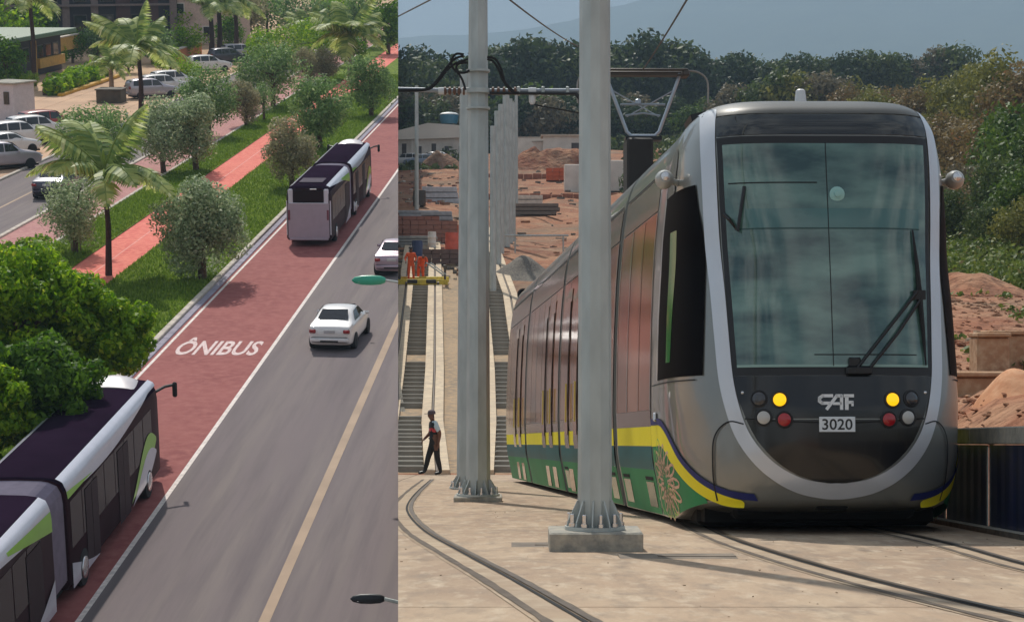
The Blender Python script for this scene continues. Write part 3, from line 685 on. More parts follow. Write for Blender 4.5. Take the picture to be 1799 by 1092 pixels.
b.box((.02, py - .02, pz + .6), (.09, .06, .1), bev=.02)
b.tube([(.1 - .52, py, top - .28), (.1 + .26, py, pz + .36)], .011, 6); b.tube([(.1 + .52, py, top - .28), (.1 - .26, py, pz + .36)], .011, 6)
b.build('pantograph_arm', mat('panto_alloy', lin(168, 178, 188), .35, .5, var=.08), pan)
b = MB(); b.box((.1, py - .12, top + .02), (1.42, .07, .035), bev=.01); b.box((.1, py + .12, top + .02), (1.42, .07, .035), bev=.01); b.box((.1, py, top - .05), (1.46, .18, .025))
for s in (-1, 1): b.box((.1 + s * .68, py, top - .03), (.12, .3, .1), bev=.02)
b.build('collector_head', mat('collector_dark', lin(84, 80, 76), .6, .4, var=.1), pan)
for s in (-1, 1):
    b = MB(); b.tube(smooth_curve([(.1 + s * .72, py, top + .03), (.1 + s * .9, py, top + .0), (.1 + s * 1.04, py, top - .14), (.1 + s * 1.05, py, top - .5)], 5), .016, 6); b.build('horn', mat('horn_grey', lin(150, 146, 138), .5, .3, var=.1), pan)

# the sections behind the cab swing gently round the curve of the track
for o in [tram] + list(tram.children_recursive):
    if o.type != 'MESH': continue
    me = o.data; n_ = len(me.vertices); co = np.zeros(n_ * 3); me.vertices.foreach_get('co', co); co = co.reshape(-1, 3)
    yy = co[:, 1] if o.name.split('.')[0] != 'plate_lettering' else co[:, 1] * 0
    co[:, 0] -= .052 * np.maximum(0, yy - 3.0); me.vertices.foreach_set('co', co.ravel()); me.update()
# ================================================================== RIGHT: tracks, masts, wires, hoarding
def gp(x, y):
    """photo point on the yard slab -> X, Y"""
    Y = .883 / ((y - HY) / F - .052); return ((x - CX) * Y / F, Y)
def rail_in_slab(name, pts, label, kindw):
    P = smooth_curve(pts, 8); root = empty(name); tag(root, label, 'rail')
    def band(nm, off, w, h, m, wob=0):
        b = MB(); rows = []
        for i, p in enumerate(P):
            a, c = np.array(P[max(i - 1, 0)]), np.array(P[min(i + 1, len(P) - 1)]); d = c - a; d /= np.linalg.norm(d); nn = np.array([d[1], -d[0]]); q = np.array(p) + nn * off
            e = w / 2 * (1 + wob * mnoise.noise(Vector((q[0] * 3, q[1] * 3, off))))
            r = [q - nn * e, q + nn * e]; rows.append([(r[0][0], r[0][1], slabz(r[0][1]) + h), (r[1][0], r[1][1], slabz(r[1][1]) + h)])
        b.grid(rows); return b.build(nm, m, root, smooth=None)
    band('filler_strip', 0, kindw, .004, mat3('filler_concrete', [lin(176, 154, 130), lin(160, 140, 120), lin(188, 170, 146)], [.6, 3], rough=.9, bump=.2))
    band('rubber_joint', -kindw * .38, .045, .008, M_GROOVE, .5); band('rubber_joint', kindw * .34, .055, .008, M_GROOVE, .5)
    band('rail_groove', -kindw * .2, .028, .009, M_DARKIN, .2); band('rail_head', -kindw * .2 - .05, .05, .012, M_RAIL)
    return root
r1 = [gp(*p) for p in ((752, 842), (728, 862), (709, 884), (708, 903), (735, 934), (800, 973), (880, 1018), (985, 1082), (1120, 1165))]
rail_in_slab('grooved_rail', r1, 'worn grooved rail curving from the guard to the bottom of the yard', .34)
r2 = [(2.02, 34.), (2.0, 24.), (1.92, 18.5), (2.0, 15.5), (2.2, 12.5), (2.55, 9.4), (3.0, 6.5)]
rail_in_slab('grooved_rail', r2, 'worn grooved rail running out under the tram near the bolted mast', .34)
r3 = [(3.55, 30.), (3.62, 22.), (3.72, 17.), (3.62, 13.4), (3.9, 10.), (4.3, 7.)]
rail_in_slab('grooved_rail', r3, 'grooved rail beside the dark blue hoarding', .3)
# flush utility cover frames and chips on the slab
for (x, y, w, h, lab) in ((960, 958, 1.0, .1, 'long drain slot in the slab, left of the mast plinth'), (1190, 978, 1.5, .09, 'long drain slot in the slab in front of the tram nose')):
    X, Y = gp(x, y); b = MB(); b.box((X, Y, slabz(Y) + .004), (w * .6, h * 4, .012)); b.box((X + w * .1, Y, slabz(Y) + .009), (w * .4, h, .012), m=None)
    tag(b.build('drain_slot', mat('slot_iron', lin(120, 108, 94), .8, var=.3, scale=4), smooth=None), lab, 'drain')
rb_ = MB(); g = random.Random(3)
for i in range(260):
    Y = g.uniform(9.6, 40); X = g.uniform(CUT * Y, 4.4); s = g.choice([.003, .004, .005, .008]); rb_.box((X, Y, slabz(Y) + s * .3), (s * g.uniform(.8, 2), s * g.uniform(.8, 2), s), R=Matrix.Rotation(g.uniform(0, 3), 3, 'Z'))
tag(rb_.build('rubble', mat('grit', lin(170, 148, 124), .9, var=.35, scale=2), smooth=None), 'scattered grit and chips lying on the yard slab', 'rubble', kind='stuff')

# ramp tracks: concrete rail beams with sleepers between
def ramp(name, line, label):
    """line: list of (Y, Xleft, Xright) beam centres"""
    root = empty(name); tag(root, label, 'track'); Ys = np.arange(53.2, 141, 1.0); ln = np.array(line)
    def bx(Y, k): return float(np.interp(Y, ln[:, 0], ln[:, k]))
    for k in (1, 2):
        for (o_, w, h, nm, m) in ((-.2, .30, .10, 'rail_beam', M_BEAM), (.2, .30, .10, 'rail_beam', M_BEAM), (0, .10, .02, 'rail_slot', M_GROOVE), (.0, .04, .07, 'rail', M_RAIL)):
            b = MB(); rows = []
            for Y in Ys:
                x = bx(Y, k) + o_; z = G(x, Y); rows.append([(x - w / 2, Y, z - .3), (x - w / 2, Y, z + h), (x + w / 2, Y, z + h), (x + w / 2, Y, z - .3)])
            b.grid(rows); e = rows[0]; b.add(e, [(0, 1, 2, 3)]); b.build(nm, m, root, smooth=None)
    Y = 53.9; i = 0; g = random.Random(name)
    me = None
    while Y < 138:
        xa, xb = bx(Y, 1) + .34, bx(Y, 2) - .34; z = G((xa + xb) / 2, Y)
        if not (63.5 < Y < 65.5 or 75 < Y < 77):
            if me is None:
                q = MB(); q.box((0, 0, 0), (1, .42, .22), bev=.02); me = q.mesh('sleeper', M_SLEEP)
            sc = g.uniform(.92, 1.0)
            o = link('sleeper', me, root); o.location = ((xa + xb) / 2, Y, z + .0 + g.uniform(-.02, .02)); o.scale = ((xb - xa) * sc, g.uniform(.8, 1.1), 1)
        Y += .78 + .008 * (Y - 53); i += 1
    return root
ramp('track', [(53, -3.55, -2.05), (62, -4.0, -2.55), (73, -4.4, -2.92), (94, -5.2, -3.74), (118, -6.2, -4.7), (142, -7.4, -5.9)], 'concrete beam track climbing the ramp behind the walking guard')
ramp('track', [(53, -.85, .6), (62, -.85, .55), (73, -1.0, .42), (94, -1.5, -.08), (118, -2.55, -1.15), (142, -3.4, -2.0)], 'concrete beam track climbing the ramp between the masts and the tram')
# gravel beds
for x0, x1 in ((-5.4, -2.0), (-2.2, 1.6)):
    b = MB(); b.grid([[(x0 - .04 * (Y - 53) + (x1 - x0) * i / 6, Y, G(x0, Y) - .05) for i in range(7)] for Y in np.arange(53, 117, 2)])
    struct(b.build('ballast_bed', mat3('sandy_ballast', [lin(168, 146, 120), lin(140, 126, 108), lin(186, 156, 122)], [.3, 4.], bump=.6, bscale=6), smooth=None))

# masts
def mast(x, Y, zb, r0, r1, h, sides, label, plinth=None, fins=True):
    X = (x - CX) * Y / F; root = empty('mast', T(X, Y, zb)); tag(root, label, 'mast', 'galvanised catenary masts')
    b = MB(); b.lathe([(r0 + (r1 - r0) * t, h * t) for t in np.linspace(0, 1, 6)], sides); b.build('shaft', M_GALV, root, smooth=20)
    if fins:
        b = MB(); b.lathe([(r0 * 1.75, 0), (r0 * 1.75, .03)], 24); b.build('base_plate', M_GALV, root, smooth=30)
        for k in range(10):
            a = 2 * math.pi * (k + .3) / 10; R = Matrix.Rotation(a, 3, 'Z'); q = MB(); q.prism([(r0 * .96, .032), (r0 * 1.68, .032), (r0 * 1.62, .07), (r0 * 1.05, .24), (r0 * .96, .24)], -.006, .006, 'y'); q.v = [tuple(R @ Vector(v)) for v in q.v]; q.build('gusset', M_GALV, root, smooth=None)
            a += .31; q = MB(); q.lathe([(.018, .03), (.018, .13), (.012, .135)], 6, (r0 * 1.5 * math.cos(a), r0 * 1.5 * math.sin(a), 0)); q.lathe([(.03, .032), (.03, .06)], 6, (r0 * 1.5 * math.cos(a), r0 * 1.5 * math.sin(a), 0)); q.build('anchor_bolt', M_CHROME, root)
    if plinth:
        b = MB(); b.box((0, 0, 0), plinth, bev=.012); o = b.build('plinth', M_CONC, M=T(X, Y, zb - plinth[2] / 2 - .001)); tag(o, 'low concrete plinth under the %s' % plinth_lab, 'plinth')
    return root
plinth_lab = 'nearest mast'
Yp = 15.95; mast(1045, Yp, slabz(Yp) + .17, .142, .108, 9.5, 10, 'nearest thick galvanised mast standing in front of the tram side', (.76, .62, .17))
plinth_lab = 'mast left of the tram'
Yp = 29.0; mast(840, Yp, slabz(Yp) + .09, .185, .125, 10.0, 8, 'galvanised octagonal mast carrying the black cable loops', (.72, .62, .09))
Yp = 36.5; mast(820, Yp, slabz(Yp) + .02, .19, .13, 7.8, 8, 'galvanised mast just behind the one with cable loops')
for (x, Y, r, h, lab) in ((866, 96, .17, 8.2, 'distant pale mast on the ramp touching the octagonal mast'), (880, 114, .2, 8.8, 'distant grey mast on the ramp between two wider ones'), (896, 126, .2, 9.4, 'distant grey mast on the ramp, next to last of the far row'), (907, 150, .15, 9.8, 'thinnest and farthest grey mast above the ramp'), (874, 108, .22, 8.6, 'distant grey mast on the ramp, second of the far row'), (889, 120, .26, 9.6, 'distant wide grey mast on the ramp, middle of the far row'), (902, 131, .16, 9.4, 'distant slim grey mast on the ramp, last of the far row'), (732, 150, .17, 9.6, 'slim pale lone mast by the white shed yard'), (812, 128, .2, 8.4, 'pale far mast peeping out beside the octagonal mast')):
    X = (x - CX) * Y / F; mast(x, Y, G(X, Y), r, r * .8, h, 8, lab, None, False)
# cantilever tube with insulators, cable loops
Ya = 28.95
def A3(x, y, Y=Ya): return ray(x, y, Y)
arm = empty('cantilever_arm', T(*A3(840, 160))); tag(arm, 'horizontal steel arm with insulators bolted across the cable-loop mast', 'catenary arm')
O = A3(840, 160)
def rel(*pts): return [p - O for p in pts]
b = MB(); b.tube(rel(A3(690, 157), A3(815, 160)), .035, 8); b.tube(rel(A3(858, 160), A3(1030, 160)), .038, 8); b.build('arm_tube', mat('arm_steel', lin(150, 156, 162), .4, .5, var=.1), arm)
b = MB(); b.tube(rel(A3(860, 164, 28.9), A3(1014, 165, 28.9)), .022, 6); b.tube(rel(A3(1012, 165, 28.9), A3(1019, 175, 28.9), A3(1021, 195, 28.9)), .03, 6); b.tube(rel(A3(938, 184), A3(1025, 200)), .012, 6); b.build('feeder_cable', M_BLACK, arm)
for (x0, x1) in ((782, 815), (866, 905)):
    b = MB()
    for k in range(5):
        t = k / 4; c = A3(x0 + (x1 - x0) * t, 160) - O; b.lathe([(.02, -.03), (.062, -.012), (.062, .012), (.02, .03)], 12, c, Matrix.Rotation(math.radians(90), 3, 'Y'))
    b.build('ribbed_insulator', mat('brown_insulator', lin(110, 80, 62), .4, var=.1), arm)
for x in (935, 777, 818):
    b = MB(); b.lathe([(.05, -.06), (.055, 0), (.05, .06)], 10, A3(x, 160) - O, Matrix.Rotation(math.radians(90), 3, 'Y'))
    if x == 935: b.lathe([(.03, -.2), (.05, -.16), (.05, -.06), (.03, 0)], 10, A3(x, 160) - O)
    b.build('white_insulator', mat('porcelain_white', lin(216, 218, 216), .35, var=0), arm)
for x in (911, 954, 997):
    b = MB(); b.box(A3(x, 160) - O, (.05, .1, .13), bev=.01); b.build('clamp', M_GALV, arm)
for zc, hc in ((0, .07), (.3, .035), (-.26, .035)):
    b = MB(); b.lathe([(.165, zc - hc / 2), (.178, zc - hc / 2), (.178, zc + hc / 2), (.165, zc + hc / 2)], 16); b.build('mast_collar', M_GALV, arm)
lp_ = empty('cable_loop', T(*O)); tag(lp_, 'coiled black cables looped beside the octagonal mast over the arm', 'cable')
Yb = 28.7
for pts in ([(690, 158), (745, 157), (762, 148), (780, 125), (797, 105), (815, 98)], [(690, 160), (748, 158), (768, 145), (785, 124), (800, 112), (822, 104)], [(856, 100), (870, 104), (880, 120), (888, 145), (903, 161)], [(856, 104), (866, 108), (876, 122), (884, 142), (900, 161), (912, 163)], [(815, 96), (802, 95), (794, 104), (794, 116), (802, 126), (815, 128), (825, 124)], [(822, 110), (806, 112), (802, 122), (812, 140), (818, 158)]):
    b = MB(); b.tube([p - O for p in [A3(x, y, Yb) for x, y in smooth_curve(pts, 6)]], .019, 6); b.build('cable', M_RUB, lp_)
# overhead wires
def wire(p, q, sag, r, label):
    p, q = Vector(p), Vector(q); b = MB(); pts = [p.lerp(q, t) - Vector((0, 0, sag * 4 * t * (1 - t))) for t in np.linspace(0, 1, 14)]; b.tube(pts, r, 5)
    return tag(b.build('overhead_wire', mat('wire_grey', lin(82, 80, 78), .6, .3, var=0)), label, 'wire')
wire(MT @ Vector((-.72, 12.4, 6.86)), ray(1210, -6, 19.0), .02, .011, 'thin contact wire rising from the pantograph to the top edge')
wire(ray(690, 34, 40), ray(768, -6, 30), .0, .014, 'thin wire crossing the pale sky left of the masts')
wire(ray(888, -6, 27), ray(1016, 82, 52), .05, .014, 'thin wire slanting down between the two near masts')
for k, y in enumerate((238, 249, 258, 263)):
    wire(ray(1655, y, 160), ray(1830, y - 3 + k, 165), .1, .035, ['topmost', 'second', 'third', 'lowest'][k] + ' of the power lines crossing the dry trees')
b = MB(); b.box((0, 0, 0), (.5, .3, .25), bev=.05); b.tube([(0, 0, -.6), (0, 0, .5)], .05, 6); b.tube([(-.9, 0, .1), (.9, 0, .1)], .04, 6); o = b.build('line_spacer', M_GALV, M=T(*ray(1722, 246, 161))); tag(o, 'small fitting clamped on the power lines before the trees', 'line fitting')

# dark blue hoarding at the right
hd = empty('hoarding'); tag(hd, 'dark navy sheet hoarding with grey coping right of the tram', 'fence')
M_HOARD = mat('hoarding_navy', lin(26, 34, 66), .35, var=.5, scale=1.1, stretch=(1, 6, .4), coat=.2)
y0 = 8.0
while y0 < 44:
    y1 = y0 + 1.9; b = MB(); rows = []
    for k in range(13):
        Y = y0 + .012 + (y1 - y0 - .024) * k / 12; x = 4.78 + (.003 if k % 2 else 0); rows.append([(x, Y, slabz(Y) - .05), (x, Y, slabz(Y) + .86)])
    b.grid(rows, flip=True); b.build('sheet', M_HOARD, hd, smooth=None)
    b = MB(); b.box((4.768, y1, slabz(y1) + .41), (.015, .016, .86)); b.build('cover_strip', M_GALV, hd, smooth=None); y0 = y1
y0 = 8.0
while y0 < 44:
    y1 = y0 + 3.0; b = MB(); R = Matrix.Rotation(math.atan(-.052), 3, 'X'); Y = (y0 + y1) / 2; b.box((4.86, Y, slabz(Y) + .95), (.26, 2.98, .17), R=R, bev=.012); b.build('coping', M_CONC, hd); y0 = y1
b = MB(); rows = [[(4.62, Y, slabz(Y) + .05), (4.76, Y, slabz(Y) + .05), (4.76, Y, slabz(Y) - .1)] for Y in (8, 44)]; b.grid(rows, flip=False); o = b.build('footing', M_CONC, hd, smooth=None)

# ================================================================== people
def person(name, M, joints, edges, radii, matfn, mats, label, hair=None, extra=None):
    me = bpy.data.meshes.new('tmp'); names = list(joints); me.from_pydata([joints[k] for k in names], [(names.index(a), names.index(c)) for a, c in edges], []); ob = bpy.data.objects.new('tmp', me); COL.objects.link(ob)
    sk = ob.modifiers.new('s', 'SKIN'); sk.use_smooth_shade = True
    for i, k in enumerate(names):
        v = me.skin_vertices[0].data[i]; r = radii[k]; v.radius = r if isinstance(r, tuple) else (r, r); v.use_root = (k == 'pelvis')
    ss = ob.modifiers.new('d', 'SUBSURF'); ss.levels = 2; ss.render_levels = 2
    dg = bpy.context.evaluated_depsgraph_get(); m2 = bpy.data.meshes.new_from_object(ob.evaluated_get(dg)); bpy.data.objects.remove(ob)
    m2.materials.clear()
    for q in mats: m2.materials.append(q)
    J = [(np.array(joints[a]), np.array(joints[c]), a, c) for a, c in edges]
    for p in m2.polygons:
        c = np.array(p.center); best = None; bd = 9
        for a, e, na, ne in J:
            t = np.clip(np.dot(c - a, e - a) / (np.dot(e - a, e - a) + 1e-9), 0, 1); d = np.linalg.norm(c - a - t * (e - a))
            if d < bd: bd = d; best = (na, ne, t)
        p.material_index = matfn(best, c); p.use_smooth = True
    root = empty(name, M); tag(root, label, 'person'); link('body', m2, root)
    if extra: extra(root)
    return root
M_SKIN = mat('skin_brown', lin(112, 74, 54), .6, var=.08); M_HAIR = mat('dark_hair', (.012, .010, .010), .7, var=.2)
M_TROU = mat('black_trousers', (.016, .015, .014), .8, var=.3, scale=9); M_VEST = mat('black_vest', (.010, .010, .011), .7, var=.2); M_SHIRT = mat('white_shirt', lin(196, 212, 214), .8, var=.08); M_REDS = mat('red_reflective_stripe', lin(206, 60, 62), .5, var=.05); M_SHOE = mat('black_shoe', (.01, .01, .01), .4, var=0)
M_ORANGE = mat('orange_overall', lin(226, 92, 42), .8, var=.18, scale=6)
def hands(j, w, e, s):  # five fingers rooted in the palm
    w, e = Vector(w), Vector(e); d = (w - e).normalized(); side = d.cross(Vector((0, 1, 0))).normalized() * s; out = {}; ed = []; fwd = side.cross(d)
    out[j + 'palm'] = w + d * .07; ed.append((j + 'wrist', j + 'palm'))
    for k in range(4):
        o_ = fwd * (-.03 + .02 * k); L = (.07, .085, .08, .06)[k]; a = w + d * .10 + o_; b_ = a + d * L * .6 + side * -.012; c = b_ + d * L * .35 + side * -.03
        out[j + 'f%da' % k] = a; out[j + 'f%db' % k] = b_; out[j + 'f%dc' % k] = c; ed += [(j + 'palm', j + 'f%da' % k), (j + 'f%da' % k, j + 'f%db' % k), (j + 'f%db' % k, j + 'f%dc' % k)]
    a = w + d * .05 + fwd * .04; c = a + d * .05 + fwd * .025; out[j + 'ta'] = a; out[j + 'tb'] = c; ed += [(j + 'palm', j + 'ta'), (j + 'ta', j + 'tb')]
    return out, ed
def figure(J, EXTRA_R=None):
    E = [('pelvis', 'waist'), ('waist', 'chest'), ('chest', 'neck'), ('neck', 'headb'), ('headb', 'headm'), ('headm', 'headt'), ('headm', 'nose')]
    R = dict(pelvis=(.17, .14), waist=(.17, .135), chest=(.195, .15), neck=.062, headb=.075, headm=(.098, .105), headt=.075, nose=.022)
    for s in 'lr':
        E += [('chest', s + 'sho'), (s + 'sho', s + 'elb'), (s + 'elb', s + 'wrist'), ('pelvis', s + 'hip'), (s + 'hip', s + 'knee'), (s + 'knee', s + 'calf'), (s + 'calf', s + 'ank'), (s + 'ank', s + 'toe')]
        R.update({s + 'sho': .085, s + 'elb': .056, s + 'wrist': .036, s + 'hip': .112, s + 'knee': .08, s + 'calf': .074, s + 'ank': .05, s + 'toe': .042})
        h, e = hands(s, J[s + 'wrist'], J[s + 'elb'], 1 if s == 'l' else -1); J.update(h); E += e
        for k in h: R[k] = .034 if k.endswith('palm') else .011
    return J, E, R
# guard walking towards the left of the picture, seen from his left side; x is his heading (-x forward)
J = {'pelvis': (0, 0, .93), 'waist': (-.01, 0, 1.08), 'chest': (-.03, 0, 1.30), 'neck': (-.05, 0, 1.47), 'headb': (-.075, 0, 1.55), 'headm': (-.085, 0, 1.64), 'headt': (-.08, 0, 1.715), 'nose': (-.19, 0, 1.61),
     'lsho': (-.01, -.19, 1.40), 'lelb': (.10, -.25, 1.14), 'lwrist': (.07, -.24, .92), 'rsho': (-.05, .19, 1.40), 'relb': (-.07, .25, 1.14), 'rwrist': (-.22, .22, 1.0),
     'lhip': (.02, -.09, .88), 'lknee': (.06, -.09, .50), 'lcalf': (.10, -.09, .32), 'lank': (.16, -.09, .09), 'ltoe': (-.02, -.10, .045),
     'rhip': (-.02, .09, .88), 'rknee': (-.16, .09, .49), 'rcalf': (-.2, .09, .31), 'rank': (-.26, .09, .09), 'rtoe': (-.44, .09, .06)}
J, E, R = figure(J)
def gm(b, c):
    n, e, t = b
    if n[0] in 'lr' and n[1:] in ('knee', 'calf', 'hip') : return 5 if (e.endswith('toe')) else 3
    if e.endswith('toe') or n.endswith('ank'): return 5
    if n == 'pelvis': return 3 if c[2] < 1.0 else 1
    if abs(c[1]) < .2 and .98 < c[2] < 1.45 and not e.endswith('wrist') and not n.endswith('wrist') and n[1:] not in ('palm', 'ta'): return 4 if 1.19 < c[2] < 1.26 else 1
    if e.endswith('elb') : return 2 if t < .75 else 0
    if e.endswith('sho'): return 2 if t > .7 else (4 if 1.20 < c[2] < 1.27 else 1)
    if e.endswith('wrist') or n.endswith('wrist') or 'f' in n and n[0] in 'lr' or n[1:] in ('palm', 'ta'): return 0
    if n in ('waist',) or (n == 'chest' and e == 'neck'): return 4 if 1.19 < c[2] < 1.27 else (1 if c[2] < 1.46 else 0)
    if n in ('headb', 'headm') and (c[2] > 1.66 or (c[0] > -.04 and c[2] > 1.56)): return 6
    return 0
def cap(root):
    b = MB(); b.lathe([(.108, 1.655), (.112, 1.69), (.095, 1.745), (.05, 1.775), (.01, 1.78)], 16, (-.082, 0, 0)); b.box((-.21, 0, 1.668), (.14, .15, .014), bev=.006); b.build('cap', mat('grey_cap', lin(88, 74, 78), .8, var=.1), root)
    b = MB(); b.lathe([(.165, .985), (.168, 1.02)], 20, (0, 0, 0)); b.v = [(x, y * .8, z) for x, y, z in b.v]; b.build('belt', mat('belt_grey', lin(70, 74, 78), .5, var=.1), root)
Xg = (765 - CX) * 53.0 / F
person('person', T(Xg, 52.4, slabz(52.4) - .005) @ RZ(math.radians(12)) @ Matrix.Scale(1.0, 4), J, E, R, gm, [M_SKIN, M_VEST, M_SHIRT, M_TROU, M_REDS, M_SHOE, M_HAIR], 'guard in black vest with red stripe and cap walking past the rail', extra=cap)
# two track workers in orange
def om(b, c):
    n, e, t = b
    if e.endswith('toe'): return 5
    if n.endswith('wrist') or n[1:] in ('palm', 'ta') or (len(n) > 2 and n[1] == 'f'): return 0
    if n in ('neck', 'headb', 'headm'): return 6 if c[2] > 1.66 else 0
    return 1
JW = {'pelvis': (0, 0, .93), 'waist': (0, 0, 1.08), 'chest': (0, 0.01, 1.30), 'neck': (0, 0, 1.47), 'headb': (0, -.02, 1.55), 'headm': (0, -.03, 1.64), 'headt': (0, -.02, 1.715), 'nose': (.06, -.12, 1.61),
      'lsho': (-.19, 0, 1.40), 'lelb': (-.3, -.02, 1.16), 'lwrist': (-.26, -.2, 1.02), 'rsho': (.19, 0, 1.40), 'relb': (.27, -.05, 1.14), 'rwrist': (.2, -.24, 1.0),
      'lhip': (-.09, 0, .88), 'lknee': (-.11, -.03, .5), 'lcalf': (-.12, 0, .32), 'lank': (-.12, .03, .09), 'ltoe': (-.14, -.14, .05), 'rhip': (.09, 0, .88), 'rknee': (.12, -.04, .5), 'rcalf': (.13, 0, .32), 'rank': (.14, .03, .09), 'rtoe': (.17, -.14, .05)}
Yw = 99.5; J2, E2, R2 = figure(dict(JW)); Xw = (722 - CX) * Yw / F
def helm(c):
    def f(root):
        b = MB(); b.lathe([(.125, 0), (.12, .05), (.09, .1), (.02, .125)], 14, c); b.build('helmet', mat('dark_helmet', lin(52, 46, 44), .5, var=.1), root)
    return f
person('person', T(Xw, Yw, G(Xw, Yw) + .12), J2, E2, R2, om, [M_SKIN, M_ORANGE, M_ORANGE, M_ORANGE, M_ORANGE, M_SHOE, M_HAIR], 'worker in orange overalls standing upright on the yellow track frame', extra=helm((0, -.03, 1.665)))
JB = dict(JW); JB.update({'waist': (.05, -.08, 1.04), 'chest': (.12, -.26, 1.16), 'neck': (.15, -.4, 1.22), 'headb': (.16, -.46, 1.25), 'headm': (.17, -.54, 1.27), 'headt': (.17, -.6, 1.31), 'nose': (.17, -.58, 1.16), 'lsho': (-.06, -.28, 1.2), 'lelb': (-.1, -.4, .95), 'lwrist': (-.04, -.5, .74), 'rsho': (.3, -.27, 1.19), 'relb': (.36, -.42, .95), 'rwrist': (.28, -.5, .74)})
J3, E3, R3 = figure(JB); Xw2 = (738 - CX) * Yw / F
person('person', T(Xw2, Yw + .6, G(Xw2, Yw) + .12), J3, E3, R3, lambda b, c: 5 if b[1].endswith('toe') else (0 if (b[0] in ('neck', 'headb', 'headm') or b[0][1:] in ('palm', 'ta') or b[0].endswith('wrist')) else 1), [M_SKIN, M_ORANGE, M_ORANGE, M_ORANGE, M_ORANGE, M_SHOE, M_HAIR], 'worker in orange overalls bending forward on the yellow track frame')
# yellow track-laying frame they stand on
Yf = 98.2; Xf = (742 - CX) * Yf / F; zf = G(Xf, Yf) + .1
fr = empty('track_laying_machine', T(Xf, Yf, zf)); tag(fr, 'yellow steel track-laying frame under the orange workers', 'machine')
M_MY = mat('machine_yellow', lin(220, 194, 70), .5, var=.2, scale=4)
for k, (yy, zz) in enumerate(((0, .12), (1.6, .3))):
    b = MB(); b.box((0, yy, zz), (2.6, .16, .3), bev=.03); b.build('cross_beam', M_MY, fr)
for xx in (-1.15, 1.15):
    b = MB(); b.box((xx, .8, .25), (.16, 1.6, .16), bev=.02); b.build('side_beam', M_MY, fr)
    b = MB(); b.tube([(xx, -.02, .2), (xx, -.02, .85)], .06, 8); b.box((xx, -.02, .9), (.18, .18, .2), bev=.03); b.build('jack', mat('jack_dark', lin(80, 72, 60), .6, var=.2), fr)
    b = MB(); b.lathe([(.16, -.05), (.16, .05)], 14, (xx * .7, -.1, -.02), Matrix.Rotation(math.radians(90), 3, 'Y')); b.build('roller', M_RAIL, fr)
b = MB(); b.tube([(.2, .2, 1.1), (1.1, -.2, .45)], .04, 6); b.tube([(.4, .3, 1.1), (1.2, -.1, .5)], .03, 6); b.build('pipe', M_GALV, fr)
for xx in (-.5, .45): b = MB(); b.box((xx, -.1, .15), (.5, .08, .2), bev=.02); b.build('tool_box', mat('tool_box', lin(60, 56, 50), .7, var=.3), fr)
# ================================================================== vehicles used on both sides
def car_parts(kind='sedan'):
    """rings along the car: y, half width, sill z, belt z, roof half width, roof z"""
    if kind == 'sedan':
        st = [(-2.2, .62, .42, .70, .60, .74), (-2.14, .78, .28, .88, .72, .94), (-2.0, .84, .22, .93, .76, 1.0), (-1.62, .87, .20, .95, .76, 1.06), (-1.38, .88, .20, .96, .68, 1.12), (-.85, .89, .20, .96, .60, 1.41), (-.2, .89, .20, .95, .60, 1.46), (.35, .89, .20, .94, .59, 1.42), (.75, .88, .20, .92, .64, 1.17), (1.1, .88, .20, .90, .72, .97), (1.6, .86, .20, .84, .72, .90), (2.0, .80, .24, .76, .66, .80), (2.18, .66, .32, .64, .55, .68)]
    else:  # tall wagon / pickup-like
        st = [(-2.25, .70, .45, .85, .66, .95), (-2.2, .84, .32, 1.02, .70, 1.30), (-2.05, .88, .28, 1.05, .68, 1.62), (-1.4, .90, .26, 1.06, .68, 1.70), (-.2, .90, .26, 1.05, .67, 1.72), (.35, .90, .26, 1.04, .66, 1.62), (.85, .89, .26, 1.02, .72, 1.18), (1.2, .89, .26, 1.0, .78, 1.08), (1.8, .87, .28, .95, .76, 1.0), (2.1, .82, .32, .84, .70, .9), (2.25, .70, .4, .7, .6, .74)]
    rows = []
    for (y, w, zs_, zb, wr, zt) in st:
        half = [(0, zs_), (w * .86, zs_), (w * .97, zs_ + .08), (w, (zs_ + zb) / 2), (w * .985, zb - .04), (w * .95, zb + .01)]
        k = zt - zb
        half += [(w * .95 + (wr + .05 - w * .95) * .9, zb + k * .80), (wr, zb + k * .96), (wr * .55, zt + .012), (0, zt + .02)]
        rows.append([(x, y, z) for x, z in half] + [(-x, y, z) for x, z in half[-2:0:-1]])
    return st, rows
CARLIB = {}
def rounded(me):
    bm = bmesh.new(); bm.from_mesh(me); bmesh.ops.remove_doubles(bm, verts=bm.verts, dist=1e-4); bm.to_mesh(me); bm.free()
    ob = bpy.data.objects.new('tmp', me); COL.objects.link(ob); s = ob.modifiers.new('s', 'SUBSURF'); s.levels = 2; s.render_levels = 2; s.subdivision_type = 'CATMULL_CLARK'
    m2 = bpy.data.meshes.new_from_object(ob.evaluated_get(bpy.context.evaluated_depsgraph_get())); bpy.data.objects.remove(ob)
    for p in m2.polygons: p.use_smooth = True
    m2.name = 'body'; return m2
